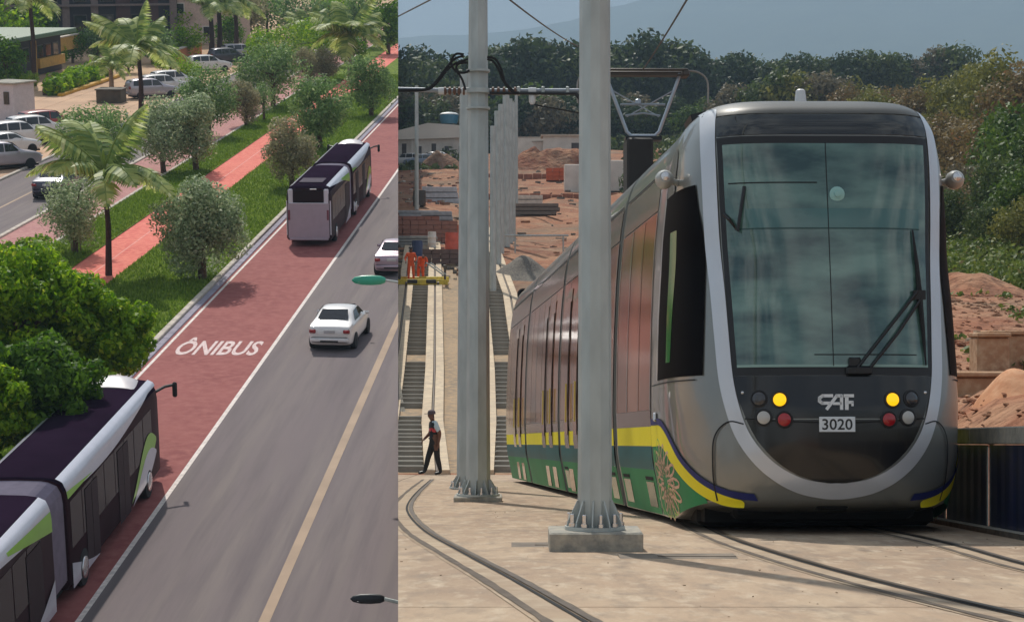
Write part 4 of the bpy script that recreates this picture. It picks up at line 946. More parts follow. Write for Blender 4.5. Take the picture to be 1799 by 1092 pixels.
def make_car(M, color_m, label, cat='car', kind='sedan', group=None, sc=1.0, detail=True):
    root = empty('car', M @ Matrix.Scale(sc, 4)); tag(root, label, cat, group)
    key = (kind, color_m.name)
    if key not in CARLIB:
        st, rows = car_parts(kind); b = MB(); rr = [r + [r[0]] for r in rows]; b.grid(rr)
        for r in (rows[0], rows[-1]): b.add(r, [tuple(range(len(r)))])
        lib = [('body', rounded(b.mesh('body', color_m, 180)))]
        def q4(nm, pts, m):
            b = MB(); b.add(pts, [(0, 1, 2, 3)]); b.add([tuple(Vector(p) * .999) for p in pts], []); lib.append((nm, b.mesh(nm, m)))
        S = st
        def top(i, f, o_): # point on ring i at fraction across the greenhouse
            y, w, zs_, zb, wr, zt = S[i]; return (f * wr, y, zt + o_)
        if kind == 'sedan':
            q4('rear_window', [(-.60, -1.46, 1.145), (.60, -1.46, 1.145), (.50, -.93, 1.435), (-.50, -.93, 1.435)], M_GLASSD)
            q4('windscreen', [(.60, 1.04, 1.03), (-.60, 1.04, 1.03), (-.52, .46, 1.385), (.52, .46, 1.385)], M_GLASSD)
            sidew = [[(-1.15, 1.04), (-.72, 1.34), (-.25, 1.38), (-.25, 1.03)], [(-.18, 1.03), (-.18, 1.38), (.3, 1.35), (.82, 1.02)]]
            tl = [(.72, -2.13, .80), (.62, -2.2, .62)]
        else:
            q4('rear_window', [(-.62, -2.215, 1.16), (.62, -2.215, 1.16), (.58, -2.075, 1.58), (-.58, -2.075, 1.58)], M_GLASSD)
            q4('windscreen', [(.66, .86, 1.20), (-.66, .86, 1.20), (-.58, .38, 1.62), (.58, .38, 1.62)], M_GLASSD)
            sidew = [[(-1.95, 1.14), (-1.9, 1.55), (-1.2, 1.6), (-1.2, 1.13)], [(-1.12, 1.13), (-1.12, 1.6), (-.3, 1.62), (-.3, 1.12)], [(-.22, 1.12), (-.22, 1.62), (.28, 1.56), (.68, 1.12)]]
        for poly in sidew:
            for s in (-1, 1):
                pts = []
                for (y, z) in poly:
                    Y_ = [r[0] for r in S]; w = np.interp(y, Y_, [r[1] for r in S]) * .95; wr = np.interp(y, Y_, [r[4] for r in S]) + .05; zb = np.interp(y, Y_, [r[3] for r in S]); zt = np.interp(y, Y_, [r[5] for r in S])
                    t = (z - zb) / max(.05, (zt - zb) * .8); pts.append((s * (w + (wr - w) * .9 * min(t, 1.05) + .012), y, z))
                q4('side_window', pts, M_GLASSD)
        zr = .80 if kind == 'sedan' else .98; yr = S[1][0] - .035
        for s in (-1, 1):
            b = MB(); b.box((s * .66, yr, zr), (.26, .09, .15 if kind == 'sedan' else .26), bev=.03); lib.append(('tail_lamp', b.mesh('tail_lamp', M_TAILR, 40)))
            b = MB(); b.box((s * .62, S[-1][0] - .1, S[-1][3]), (.3, .2, .12), bev=.04); lib.append(('headlamp', b.mesh('headlamp', mat('lamp_clear', lin(210, 212, 214), .1, var=0, coat=.8), 40)))
            b = MB(); b.box((s * .97, .62, S[5][3] + .06), (.18, .1, .12), bev=.04); lib.append(('wing_mirror', b.mesh('wing_mirror', color_m, 40)))
            for yy in (-1.38, 1.36):
                b = MB(); b.lathe([(.22, -.11), (.315, -.1), (.325, 0), (.315, .1), (.22, .11)], 20, (s * .80, yy, .325), Matrix.Rotation(math.radians(90), 3, 'Y')); b.lathe([(.20, 0), (.19, .115 * s), (.05, .125 * s)], 12, (s * .80, yy, .325), Matrix.Rotation(math.radians(90), 3, 'Y'), M_CHROME if False else None)
                lib.append(('wheel', b.mesh('wheel', M_RUB, 40)))
        b = MB(); b.box((0, S[0][0] - .02, .48), (1.5, .16, .2), bev=.06); lib.append(('rear_bumper', b.mesh('rear_bumper', color_m, 40)))
        b = MB(); b.box((0, S[0][0] - .10, .44), (.7, .03, .07), bev=.01); lib.append(('bumper_slot', b.mesh('bumper_slot', M_BLACK, 40)))
        b = MB(); b.box((0, yr - .035, zr + .0), (.42, .02, .12), bev=.005); lib.append(('licence_plate', b.mesh('licence_plate', mat('plate_grey', lin(190, 188, 190), .5, var=.05), 40)))
        b = MB(); b.box((0, 0, .2), (1.45, 3.9, .1)); lib.append(('underbody', b.mesh('underbody', M_DARKIN, None)))
        CARLIB[key] = lib
    for nm, me in CARLIB[key]: link(nm, me, root)
    return root
M_CARW = mat('car_white', lin(232, 228, 226), .3, var=.02, coat=.7); M_CARP = mat('car_pinkish_grey', lin(176, 154, 166), .3, .3, var=.03, coat=.7); M_CARS = mat('car_silver', lin(190, 182, 190), .3, .4, var=.03, coat=.7); M_CARD = mat('car_dark', lin(74, 74, 88), .3, .3, var=.05, coat=.7); M_CARR = mat('car_red', lin(160, 52, 48), .3, var=.05, coat=.6); M_CARB = mat('car_blue_grey', lin(120, 132, 150), .3, .3, var=.05, coat=.7)

# ================================================================== RIGHT: background of the building site
SIDE = 'R'
def at(x, Y, dz=0.0):
    X = (x - CX) * Y / F; return T(X, Y, G(X, Y) + dz)
# white shed with sheet roof
sh = empty('shed', at(752, 268)); tag(sh, 'long white rendered shed with pale sheet roof beyond the site', 'building')
b = MB(); b.box((-1, 4, 1.3), (13, 8, 3.4)); b.build('wall', M_WALLW, sh, smooth=None)
b = MB(); b.prism([(-9.2, 2.6), (0.0, 4.9), (5.6, 4.5), (6.6, 3.1), (6.6, 2.95), (-9.2, 2.45)], -.6, 8.6, 'y'); b.build('roof', mat('pale_sheet_roof', lin(226, 220, 208), .6, var=.06, scale=.3), sh, smooth=None)
for x in (-6.2, -4.6, -3.3, -1.2, .8, 2.6, 4.6):
    b = MB(); b.box((x, -.02, 1.25), (.62, .1, 1.7 if x in (-3.3, .8) else 1.0)); w = b.build('window', mat('shed_opening', lin(70, 60, 58), .5, var=.2), sh, smooth=None)
    b = MB(); b.box((x, -.09, .68 if x not in (-3.3, .8) else .42), (.8, .12, .08)); b.build('sill', M_CONC, w, smooth=None)
for x in (-7.6, -5.4, -2.2, 3.6, 5.2):
    b = MB(); b.box((x, -.5, 1.1), (.16, .16, 2.9)); b.build('porch_post', M_WALLW, sh, smooth=None)
wt = empty('water_tank', at(789, 285, 4.6)); tag(wt, 'round blue water tank with white lid above the shed', 'water tank')
b = MB(); b.lathe([(1.15, 0), (1.35, .5), (1.4, 1.3)], 24); b.build('tank_body', mat('tank_blue', lin(62, 128, 160), .4, var=.08), wt)
b = MB(); b.lathe([(1.45, 1.3), (1.45, 1.4), (1.1, 1.62), (.3, 1.75)], 24); b.build('lid', mat('lid_white', lin(220, 226, 226), .5, var=.03), wt)
b = MB()
for a in range(4): b.tube([(1.0 * math.cos(a * 1.57 + .7), 1.0 * math.sin(a * 1.57 + .7), 0), (1.0 * math.cos(a * 1.57 + .7), 1.0 * math.sin(a * 1.57 + .7), -4.2)], .09, 6)
b.build('stand', M_CONC, wt)
for (x, Y, m, a, lab) in ((712, 252, M_CARW, 80, 'white car parked leftmost before the white shed'), (738, 250, M_CARB, 95, 'blue-grey car parked second before the white shed'), (757, 254, M_CARW, 75, 'white car parked by the red earth heap before the shed')):
    make_car(at(x, Y) @ RZ(math.radians(a)), m, lab, kind='wagon', group='cars parked by the white shed')
# pale boundary walls and huts
for (x, Y, w, h, d, lab) in ((928, 262, 5.2, 2.7, .4, 'long pale boundary wall left of the small hut'), (962, 258, 4.0, 2.4, .4, 'pale boundary wall with dark opening right of the long wall')):
    root = empty('boundary_wall', at(x, Y)); tag(root, lab, 'wall')
    b = MB(); b.box((0, 0, h / 2 - .4), (w, d, h + .8)); b.build('panel', M_WALLW, root, smooth=None)
    b = MB(); b.box((0, 0, h + .06), (w + .2, d + .2, .12)); b.build('coping', M_CONC, root, smooth=None)
    b = MB(); b.box((w * .3, -.21, h * .6), (.6, .06, .9)); b.build('opening', mat('shed_opening', lin(70, 60, 58)), root, smooth=None)
ht = empty('hut', at(990, 256)); tag(ht, 'small whitewashed hut with flat roof and dark doorway', 'building')
b = MB(); b.box((0, 1.5, 1.2), (5.4, 3, 3.2)); b.build('wall', M_WALLW, ht, smooth=None); b = MB(); b.box((0, 1.5, 2.9), (6, 3.6, .2)); b.build('roof', mat('hut_roof', lin(206, 190, 170), .8, var=.1), ht, smooth=None); b = MB(); b.box((1.6, -.02, .8), (1.1, .1, 2.2)); b.build('door', mat('shed_opening', lin(70, 60, 58)), ht, smooth=None)
o = MB().box((0, 0, 1.2), (3.0, 2.2, 2.8), bev=.05).build('site_container', M_WALLW, M=at(1018, 190)); tag(o, 'white site container half hidden behind the nearest mast', 'container')
o = MB().box((0, 0, 1.3), (3.0, 2.2, 3.0), bev=.05).build('site_container', M_WALLW, M=at(1078, 188)); tag(o, 'white site container showing right of the nearest mast', 'container')
# brick stacks: every brick course a stack of bricks
def bricks(x, Y, nx, ny, nz, m, lab, s=(.5, .3, .28)):
    root = empty('brick_stack', at(x, Y)); tag(root, lab, 'brick stack', 'stacked bricks on the site'); me = None
    q = MB(); q.box((0, 0, 0), (s[0] * .95, s[1] * .95, s[2] * .93)); me = q.mesh('brick', m)
    g = random.Random(x)
    for k in range(nz):
        for i in range(nx):
            for j in range(ny):
                if 0 < j < ny - 1 and k < nz - 1 and 0 < i < nx - 1: continue
                o = link('brick', me, root); o.location = ((i - nx / 2 + .5) * s[0] + g.uniform(-.02, .02), (j - .5) * s[1], (k + .5) * s[2])
M_BR1 = mat('orange_brick', lin(196, 98, 62), .85, var=.15, scale=1); M_BR2 = mat('brown_brick', lin(148, 104, 90), .85, var=.15, scale=1)
bricks(763, 128, 7, 3, 4, M_BR1, 'tall stack of orange bricks with a pale block on top')
bricks(742, 124, 9, 3, 5, M_BR2, 'wide low stack of brown bricks in front of the orange ones')
bricks(733, 132, 6, 3, 5, M_BR2, 'brown brick stack behind the wide low one')
bricks(782, 108.5, 5, 2, 3, mat('dark_brick', lin(104, 84, 78), .85, var=.2), 'dark loaf-shaped pile of blocks beside the far mast')
bricks(1000, 206, 7, 3, 3, M_BR1, 'row of orange bricks on the bare earth right of the far masts', (.7, .5, .45))
for (x, Y, w, h, c, lab) in ((735, 146, 3.4, .25, (170, 172, 176), 'grey slab stack beyond the brown bricks'), (770, 142, 2.6, .35, (160, 164, 170), 'grey slab stack near the far left mast'), (725, 121, 3.0, .2, (150, 150, 148), 'flat pile of grey boards left of the brown bricks'), (928, 171, 2.6, .4, (214, 204, 190), 'short stack of white slabs on the bare red earth'), (940, 148, 4.0, .3, (120, 110, 100), 'low stack of dark planks on the bare red earth'), (775, 168, 3.4, .5, (196, 200, 206), 'pale slab stack behind the far mast')):
    root = empty('slab_stack', at(x, Y)); tag(root, lab, 'slab stack')
    for k in range(3):
        o = MB().box((rnd.uniform(-.15, .15), 0, h * (k + .5)), (w * rnd.uniform(.85, 1), 1.4, h * .86), bev=.02).build('slab', mat('slab_%d_%d_%d' % c, lin(*c), .85, var=.12), root)
def barrel(x, Y, c, lab, h=.95, r=.32):
    root = empty('barrel', at(x, Y)); tag(root, lab, 'barrel'); m = mat('barrel_%d_%d_%d' % c, lin(*c), .5, var=.12)
    MB().lathe([(r * .95, 0), (r, .05), (r, h * .32), (r * 1.05, h * .34), (r, h * .36), (r, h * .66), (r * 1.05, h * .68), (r, h * .7), (r, h)], 16).build('drum', m, root); MB().lathe([(r * .9, h), (r * .9, h + .03)], 16).build('lid', m, root)
barrel(794, 113, (206, 96, 76), 'orange traffic drum by the far mast', 1.3, .4); barrel(733, 112, (60, 74, 110), 'blue drum behind the orange workers'); barrel(759, 118, (228, 222, 214), 'white drum before the brown bricks', 1.0, .25); barrel(737, 152, (70, 62, 54), 'dark drum beneath the lone pale mast', 1.2, .5)
def heap(name, x, Y, rx, ry, h, m, lab, cat, seed):
    X = (x - CX) * Y / F; b = MB(); rows = []
    for i in range(13):
        t = i / 12; row = []
        for k in range(25):
            a = 2 * math.pi * k / 24; n_ = 1 + .25 * mnoise.noise(Vector((math.cos(a) * 1.5, math.sin(a) * 1.5, seed + t * 2))); px, py = X + rx * t * math.cos(a) * n_, Y + ry * t * math.sin(a) * n_
            row.append((px, py, G(px, py) - .15 + h * (.5 + .5 * math.cos(math.pi * t)) * (1 + .25 * mnoise.noise(Vector((px, py, seed))))))
        rows.append(row)
    b.grid(rows); return tag(b.build(name, m, smooth=60), lab, cat)
heap('gravel_heap', 920, 104, 1.9, 2.4, 1.1, M_GRAV, 'dark grey gravel heap between the track beam and the tram', 'gravel heap', 1)
heap('earth_heap', 770, 246, 4.5, 3, 2.4, M_DIRT, 'red earth heap in front of the parked cars', 'earth heap', 3)
heap('earth_heap', 960, 232, 10, 4, 2.6, M_DIRT, 'long red earth bank under the pale walls', 'earth heap', 4)
heap('earth_heap', 1712, 82, 4.2, 3.5, 1.3, M_DIRT, 'steep red earth cutting beside the tram cab', 'earth heap', 5)
heap('earth_heap', 1775, 30.5, .8, 1.0, .42, mat3('pale_earth', [lin(214, 156, 118), lin(196, 136, 98), lin(224, 174, 136)], [.6, 4.]), 'pale orange sand heap just behind the hoarding', 'earth heap', 6)
heap('earth_heap', 1735, 33, 1.0, 1.0, .25, M_DIRT, 'low red earth ridge behind the hoarding', 'earth heap', 7)
# parapet blocks, pipe and log on the bank
for (x, Y, w, h, lab) in ((1765, 40.0, 2.6, .62, 'long orange-brown kerb wall on the bank behind the hoarding'), (1738, 45, .75, 1.0, 'square earth-stained concrete post at the end of the kerb wall'), (1790, 46, 1.6, .9, 'earth-stained concrete block right of the square post')):
    root = empty('concrete_block', at(x, Y, -.1)); tag(root, lab, 'concrete block'); m_ = mat3('stained_concrete', [lin(190, 150, 116), lin(166, 126, 98), lin(204, 172, 140)], [.8, 5.], bump=.4, bscale=8)
    MB().box((0, 0, h / 2), (w, .8, h), bev=.04).build('body', m_, root); MB().box((0, -.05, h + .05), (w * 1.04, .9, .1), bev=.02).build('cap', m_, root)
lgx = at(1750, 58, .25); o = MB().tube([(-.9, 0, 0), (0, .05, .04), (.9, .1, .1)], [.12, .13, .12], 10).build('log', M_TRUNKP, M=lgx); tag(o, 'pale log lying on the grassy bank', 'log')
o = MB().lathe([(.2, -.1), (.22, 0), (.2, .1), (.1, .1), (.1, -.1)], 14, (0, 0, 0), Matrix.Rotation(math.radians(80), 3, 'X')).build('tyre', M_RUB, M=at(1777, 57.5, .3)); tag(o, 'small dark tyre at the end of the pale log', 'tyre')
for k, (x, y_, a) in enumerate(((1755, 53, .3), (1775, 52, -.4), (1790, 54, .8), (1768, 50, 1.2))):
    o = MB().box((0, 0, .1), (1.5, .18, .07), R=Matrix.Rotation(a, 3, 'Z') @ Matrix.Rotation(.15, 3, 'Y')).build('plank', mat('pale_timber', lin(204, 180, 150), .85, var=.15, stretch=(1, 8, 8)), M=at(x, y_, .1)); tag(o, 'pale timber offcut on the grassy bank, ' + ['by the log', 'pointing at the tyre', 'nearest the picture edge', 'closest to the hoarding'][k], 'plank', 'timber offcuts on the bank')
o = MB().box((0, 0, .25), (.8, .5, .5), bev=.15).box((.45, 0, .35), (.4, .4, .3), bev=.12).build('white_sack', M_WALLW, M=at(1766, 118, .3)); tag(o, 'white sack thrown on the bushy slope', 'sack')
o = MB().box((0, 0, .2), (.9, .5, .4)).tube([(.2, 0, 0), (.2, 0, 1.2)], .05, 6).box((.2, 0, 1.3), (.5, .4, .35), bev=.05).build('generator', mat('dark_machine', lin(70, 68, 66), .6, var=.2), M=at(788, 125)); tag(o, 'dark small generator near the orange bricks', 'generator')
o = MB().lathe([(.28, -.3), (.28, .3), (.22, .3), (.22, -.3)], 18, (0, 0, .3), Matrix.Rotation(math.radians(85), 3, 'X')).build('concrete_pipe', mat('dark_pipe', lin(48, 44, 42), .7, var=.2), M=at(919, 92, .05)); tag(o, 'dark round pipe end lying at the tail of the tram', 'pipe')
b = MB(); g = random.Random(17)
for i in range(1300):
    Y = 27 + 63 * g.random() ** .8; X = (g.uniform(1640, 1840) - CX) * Y / F; s = g.choice([.02, .03, .03, .05, .08]) * (1 + Y / 60)
    if X > 5.2: b.lathe([(s * .5, -.3 * s), (s * g.uniform(.7, 1), 0), (s * g.uniform(.4, .7), s * .4), (s * .1, s * .6)], 6, (X, Y, G(X, Y)), Matrix.Rotation(g.uniform(0, 3), 3, 'Z') @ Matrix.Rotation(g.uniform(0, .6), 3, 'X') @ Matrix.Diagonal((g.uniform(.8, 1.6), 1, g.uniform(.6, 1))))
tag(b.build('rubble', M_DIRT, smooth=None), 'clods and stones strewn over the red earth bank', 'rubble', kind='stuff')
# plank walkway strip across ramp (small site bits)
for k, (x, Y, w, lab) in enumerate(((905, 116, 6.4, 'long grey pipe rail crossing the site behind the gravel heap'), (750, 134, 4.2, 'long grey pipe rail crossing the site before the grey slabs'))):
    root = empty('site_railing', at(x, Y)); tag(root, lab, 'railing'); MB().tube([(-w / 2, 0, .9), (w / 2, 0, .9)], .07, 6).build('rail', M_GALV, root)
    for t in (-.45, 0, .45): MB().tube([(w * t, 0, -.3), (w * t, 0, .9)], .05, 6).build('post', M_GALV, root)
# scattered site debris: stuff
b = MB(); g = random.Random(11)
for i in range(620):
    Y = g.uniform(100, 250); x = g.uniform(700, 820) if g.random() < .7 else g.uniform(860, 1080); X = (x - CX) * Y / F; s = g.uniform(.08, .32)
    b.box((X, Y, G(X, Y) + s * .15), (s * g.uniform(.6, 3), s, s * g.uniform(.3, .8)), R=Matrix.Rotation(g.uniform(0, 3), 3, 'Z'), m=g.choice([M_CONC, M_CONC, M_BR2, M_DIRT, M_GRAV, M_GRAV, M_WALLW]))
tag(b.build('debris', smooth=None), 'scattered building debris over the site', 'debris', kind='stuff')
# masonry low terraces on the hill side
for (x, Y, w, lab) in ((940, 178, 10, 'low earth terrace wall above the bare red earth'), (960, 212, 12, 'upper earth terrace wall under the brick row')):
    root = empty('terrace_wall', at(x, Y, -.4)); tag(root, lab, 'wall')
    for k in range(int(w)): MB().box((k - w / 2, rnd.uniform(-.1, .1), .45), (.96, .5, .9 + rnd.uniform(-.15, .15)), bev=.05).build('block', mat('terrace_earth', lin(156, 104, 80), .95, var=.2, bump=.4), root)

# ------------------------------------------------------------------ trees of the right side
LG = {'dark': leafmat('leaf_dark_green', lin(44, 64, 38), lin(74, 92, 52)), 'mid': leafmat('leaf_mid_green', lin(58, 80, 40), lin(104, 118, 58)), 'fresh': leafmat('leaf_fresh_green', lin(54, 84, 28), lin(104, 128, 50)),
      'olive': leafmat('leaf_olive', lin(98, 104, 46), lin(146, 144, 70)), 'dry': leafmat('leaf_dry_brown', lin(112, 98, 62), lin(148, 128, 82), lin(160, 104, 70)), 'olive2': leafmat('leaf_weed', lin(70, 96, 36), lin(128, 142, 62), lin(160, 140, 90)), 'grey': leafmat('leaf_grey_brown', lin(104, 98, 78), lin(136, 126, 98))}
TREELIB = {}
def tree_meshes(tone, var, rx, rz, h, n, leaf, k, low=-.8):
    key = (tone, var, rx, rz, h, n)
    if key not in TREELIB:
        cl = crown_clumps(rx, rz, h - rz * .98, k, hash(key) % 9999 if False else int(rx * 97 + rz * 31 + var * 7 + len(tone)), cr=.36 if h < 5 else .36, low=low)
        TREELIB[key] = (leaf_cloud('crown', cl, n, leaf, LG[tone], seed=var + 3), trunk_mesh('trunk', h - rz * .9, .035 * h if h < 5 else .022 * h, cl, M_TRUNK, var + 5))
    return TREELIB[key]
def plant_tree(M, tone, var, rx, rz, h, n, leaf, k, label, group, sc=1.0, yaw=0.0, low=-.8, name='tree'):
    c, t = tree_meshes(tone, var, rx, rz, h, n, leaf, int(k * 1.6), low); root = empty(name, M @ RZ(yaw) @ Matrix.Scale(sc, 4)); tag(root, label, 'tree', group)
    link('trunk', t, root); link('crown', c, root); return root
g = random.Random(21)
# far tree line, from left to right across the head of the valley
tl = []
x = 690
row = [(705, 330, 92, 'mid'), (722, 350, 76, 'dark'), (742, 340, 96, 'mid'), (765, 360, 92, 'dark'), (790, 345, 100, 'mid'), (815, 352, 90, 'dark'), (838, 348, 96, 'mid'), (862, 350, 78, 'mid'), (886, 355, 74, 'dark'), (912, 345, 66, 'dark'), (936, 350, 62, 'mid'), (960, 350, 58, 'dark'), (985, 348, 74, 'mid'), (1010, 350, 70, 'dark'), (1038, 348, 72, 'mid'), (1068, 352, 78, 'dark'), (1092, 350, 74, 'mid'), (1118, 355, 66, 'dark'), (1142, 350, 56, 'dark'), (1166, 352, 62, 'mid'), (1190, 350, 72, 'dark'), (1216, 352, 90, 'mid'), (1240, 348, 92, 'dark'), (1266, 352, 90, 'mid'), (1292, 350, 90, 'dark'), (1320, 350, 98, 'mid'), (1348, 352, 100, 'dark'), (1376, 350, 98, 'mid'), (1404, 352, 92, 'dark'), (1432, 352, 90, 'mid'), (1460, 352, 98, 'mid'), (1490, 350, 90, 'dark'), (1515, 352, 84, 'dark'), (1545, 350, 82, 'mid'), (1572, 350, 94, 'mid'), (1600, 352, 90, 'dark'), (1640, 352, 84, 'grey'), (1680, 350, 74, 'mid')]
ordn = 'first second third fourth fifth sixth seventh eighth ninth tenth eleventh twelfth thirteenth fourteenth fifteenth sixteenth seventeenth eighteenth nineteenth twentieth twenty-first twenty-second'.split()
def order(i, n):  # words for the place in a row counted from either end
    return ('%s from the left end' % ordn[i]) if i < n / 2 else ('%s from the right end' % ordn[n - 1 - i])
for i, (x, Y, yt, tone) in enumerate(row):
    X = (x - CX) * Y / F; zb = G(X, Y) - .5; h = (HY - yt) * Y / F - zb; base = 12.0; s = h / 12.6
    plant_tree(T(X, Y, zb), tone, i % 3, 5.2, 5.4, base, 4600, .44, 30, '%s round tree on the far ridge, %s' % ({'mid': 'green', 'dark': 'dark green', 'grey': 'greyish'}[tone], order(i, len(row))), 'trees on the far ridge', s, g.uniform(0, 6), low=-.95)
# middle wood in front of them (lower, browner)
row = [(712, 300, 150, 'grey'), (745, 296, 158, 'mid'), (780, 300, 150, 'grey'), (875, 290, 160, 'mid'), (905, 288, 150, 'dark'), (935, 292, 132, 'fresh'), (965, 286, 158, 'grey'), (998, 290, 152, 'dark'), (1090, 280, 160, 'dark'), (1118, 284, 150, 'grey'), (1150, 282, 164, 'mid'), (1182, 280, 156, 'dark'), (1215, 276, 170, 'fresh'), (1250, 280, 160, 'mid'), (1285, 270, 140, 'grey'), (1315, 278, 150, 'mid'), (1345, 268, 124, 'mid'), (1378, 266, 110, 'mid'), (1410, 264, 106, 'olive'), (1440, 262, 112, 'grey'), (1470, 262, 130, 'grey'), (1500, 262, 126, 'olive')]
for i, (x, Y, yt, tone) in enumerate(row):
    X = (x - CX) * Y / F; zb = G(X, Y) - .8; h = max(4.2, (HY - yt - 8) * Y / F - zb); s = h / 9.5
    plant_tree(T(X, Y, zb), tone, i % 2, 4.8, 4.4, 9.0, 3600, .38, 26, '%s low tree in the wood below the ridge, %s' % ({'mid': 'green', 'dark': 'dark green', 'grey': 'brown-grey', 'fresh': 'bright green', 'olive': 'olive'}[tone], order(i, len(row))), 'low trees below the ridge', s, g.uniform(0, 6), low=-1)
# dry trees on the bank to the right of the tram
row = [(1490, 215, 125, 'dry'), (1530, 205, 130, 'olive'), (1570, 210, 118, 'dry'), (1610, 195, 128, 'dry'), (1650, 200, 105, 'olive'), (1690, 190, 92, 'olive'), (1725, 185, 80, 'olive'), (1765, 178, 58, 'olive'), (1800, 172, 70, 'dry'), (1660, 150, 170, 'dry'), (1700, 142, 180, 'dry'), (1745, 135, 160, 'dry'), (1790, 130, 140, 'fresh'), (1810, 122, 165, 'fresh'), (1690, 125, 260, 'grey'), (1720, 118, 280, 'dry'), (1762, 112, 235, 'mid'), (1800, 108, 250, 'fresh'), (1738, 104, 330, 'mid'), (1795, 100, 320, 'olive'), (1672, 110, 300, 'mid')]
for i, (x, Y, yt, tone) in enumerate(row):
    X = (x - CX) * Y / F; zb = G(X, Y) - .5; h = max(3.0, (HY - yt - 22) * Y / F - zb); s = h / 8.6
    plant_tree(T(X, Y, zb), tone, i % 3, 3.6, 3.6, 8.0, 5200, .22, 30, '%s tree on the bank beyond the tram, %s' % ({'dry': 'dry brown', 'olive': 'yellow-green', 'grey': 'grey-brown', 'fresh': 'bright green', 'mid': 'leafy green'}[tone], ordn[i] + ' from the back'), 'trees on the bank beyond the tram', s, g.uniform(0, 6), low=-1)
# undergrowth on the bank: stuff
cl = []; g = random.Random(5)
for i in range(420):
    Y = g.uniform(84, 150); X = (g.uniform(1590, 1860) - CX) * Y / F; cl.append((X, Y, G(X, Y) + .3, g.uniform(.35, 1.1)))
for i in range(420):
    Y = g.uniform(42, 84); X = (g.uniform(1660, 1830) - CX) * Y / F
    if mnoise.noise(Vector((X * .35, Y * .12, 9))) > .12: cl.append((X, Y, G(X, Y) - .02, g.uniform(.12, .3)))
o = link('undergrowth', leaf_cloud('undergrowth', cl, 52000, .15, LG['olive2'], 5)); tag(o, 'green weeds and scrub covering the earth bank right of the tram', 'undergrowth', kind='stuff')
cl = []
for i in range(260):
    Y = g.uniform(150, 330); x = g.uniform(690, 1240) if g.random() < .35 else g.uniform(1200, 1700)
    X = (x - CX) * Y / F
    if x < 1100 and Y < 255: continue
    cl.append((X, Y, G(X, Y) + .6, g.uniform(.8, 2.2)))
for i in range(40): Y = g.uniform(225, 262); X = (g.uniform(700, 800) - CX) * Y / F; cl.append((X, Y, G(X, Y) + .2, g.uniform(.4, .8)))
o = link('undergrowth', leaf_cloud('undergrowth', cl, 26000, .5, LG['mid'], 6)); tag(o, 'dull green scrub at the foot of the far wood', 'undergrowth', kind='stuff')
# ================================================================== LEFT: buses, cars, trees, palms, buildings
SIDE = 'L'
def LP(x, y, c=0.0, yaw=0.0):
    a, b_ = AB(x, y); return ML @ T(a, b_, c) @ RZ(yaw)
M_AUB = mat('bus_aubergine', lin(54, 30, 38), .45, var=.15, scale=.6, spec=.06); M_BROOF = mat('bus_roof', lin(40, 28, 44), .6, var=.2, scale=.5, spec=.0)
M_BWHT = mat('bus_white', lin(214, 214, 226), .3, var=.03, coat=.6); M_BGRN = mat('bus_lime', lin(140, 204, 28), .35, var=.04, coat=.5); M_BBEL = mat('bus_bellows_grey', lin(140, 130, 146), .8, var=.1); M_BGLS = mat('bus_glass', (.020, .011, .014), .2, var=0, spec=.2); M_BREAR = mat('bus_rear_grey', lin(178, 166, 180), .4, var=.04, coat=.3); M_CREAM = mat('bus_roof_pod', lin(214, 206, 208), .4, var=.03, coat=.4)
WB, HB = 2.24, 3.05
def busring(w, h, zb, y):
    e = .34; z1 = h - .30
    half = [(w * .5 - .1, zb), (w * .5, zb + .12), (w * .5, 1.2), (w * .5 - .015, z1 - .25), (w * .5 - .05, z1), (w * .5 - .14, h - .12), (w * .5 - e, h - .03), (w * .25, h), (0, h + .01)]
    return [(x, y, z) for x, z in half] + [(-x, y, z) for x, z in half[-2::-1]]
def bussec(st, name, root, m_side, m_roof):
    b = MB(); rows = [busring(w, h, zb, y) for (y, w, h, zb) in st]; k = len(rows[0])
    for i in range(len(rows) - 1):
        for j in range(k - 1):
            mm = m_roof if 4 <= j <= k - 6 else m_side
            b.add([rows[i][j], rows[i][j + 1], rows[i + 1][j + 1], rows[i + 1][j]], [(3, 2, 1, 0)], mm)
    b.add(rows[0], [tuple(range(k))], m_side); b.add(rows[-1], [tuple(range(k - 1, -1, -1))], m_side)
    b.add([rows[0][0], rows[0][-1], rows[-1][-1], rows[-1][0]], [(0, 1, 2, 3)], m_side)
    return b.build(name, None, root, smooth=38)
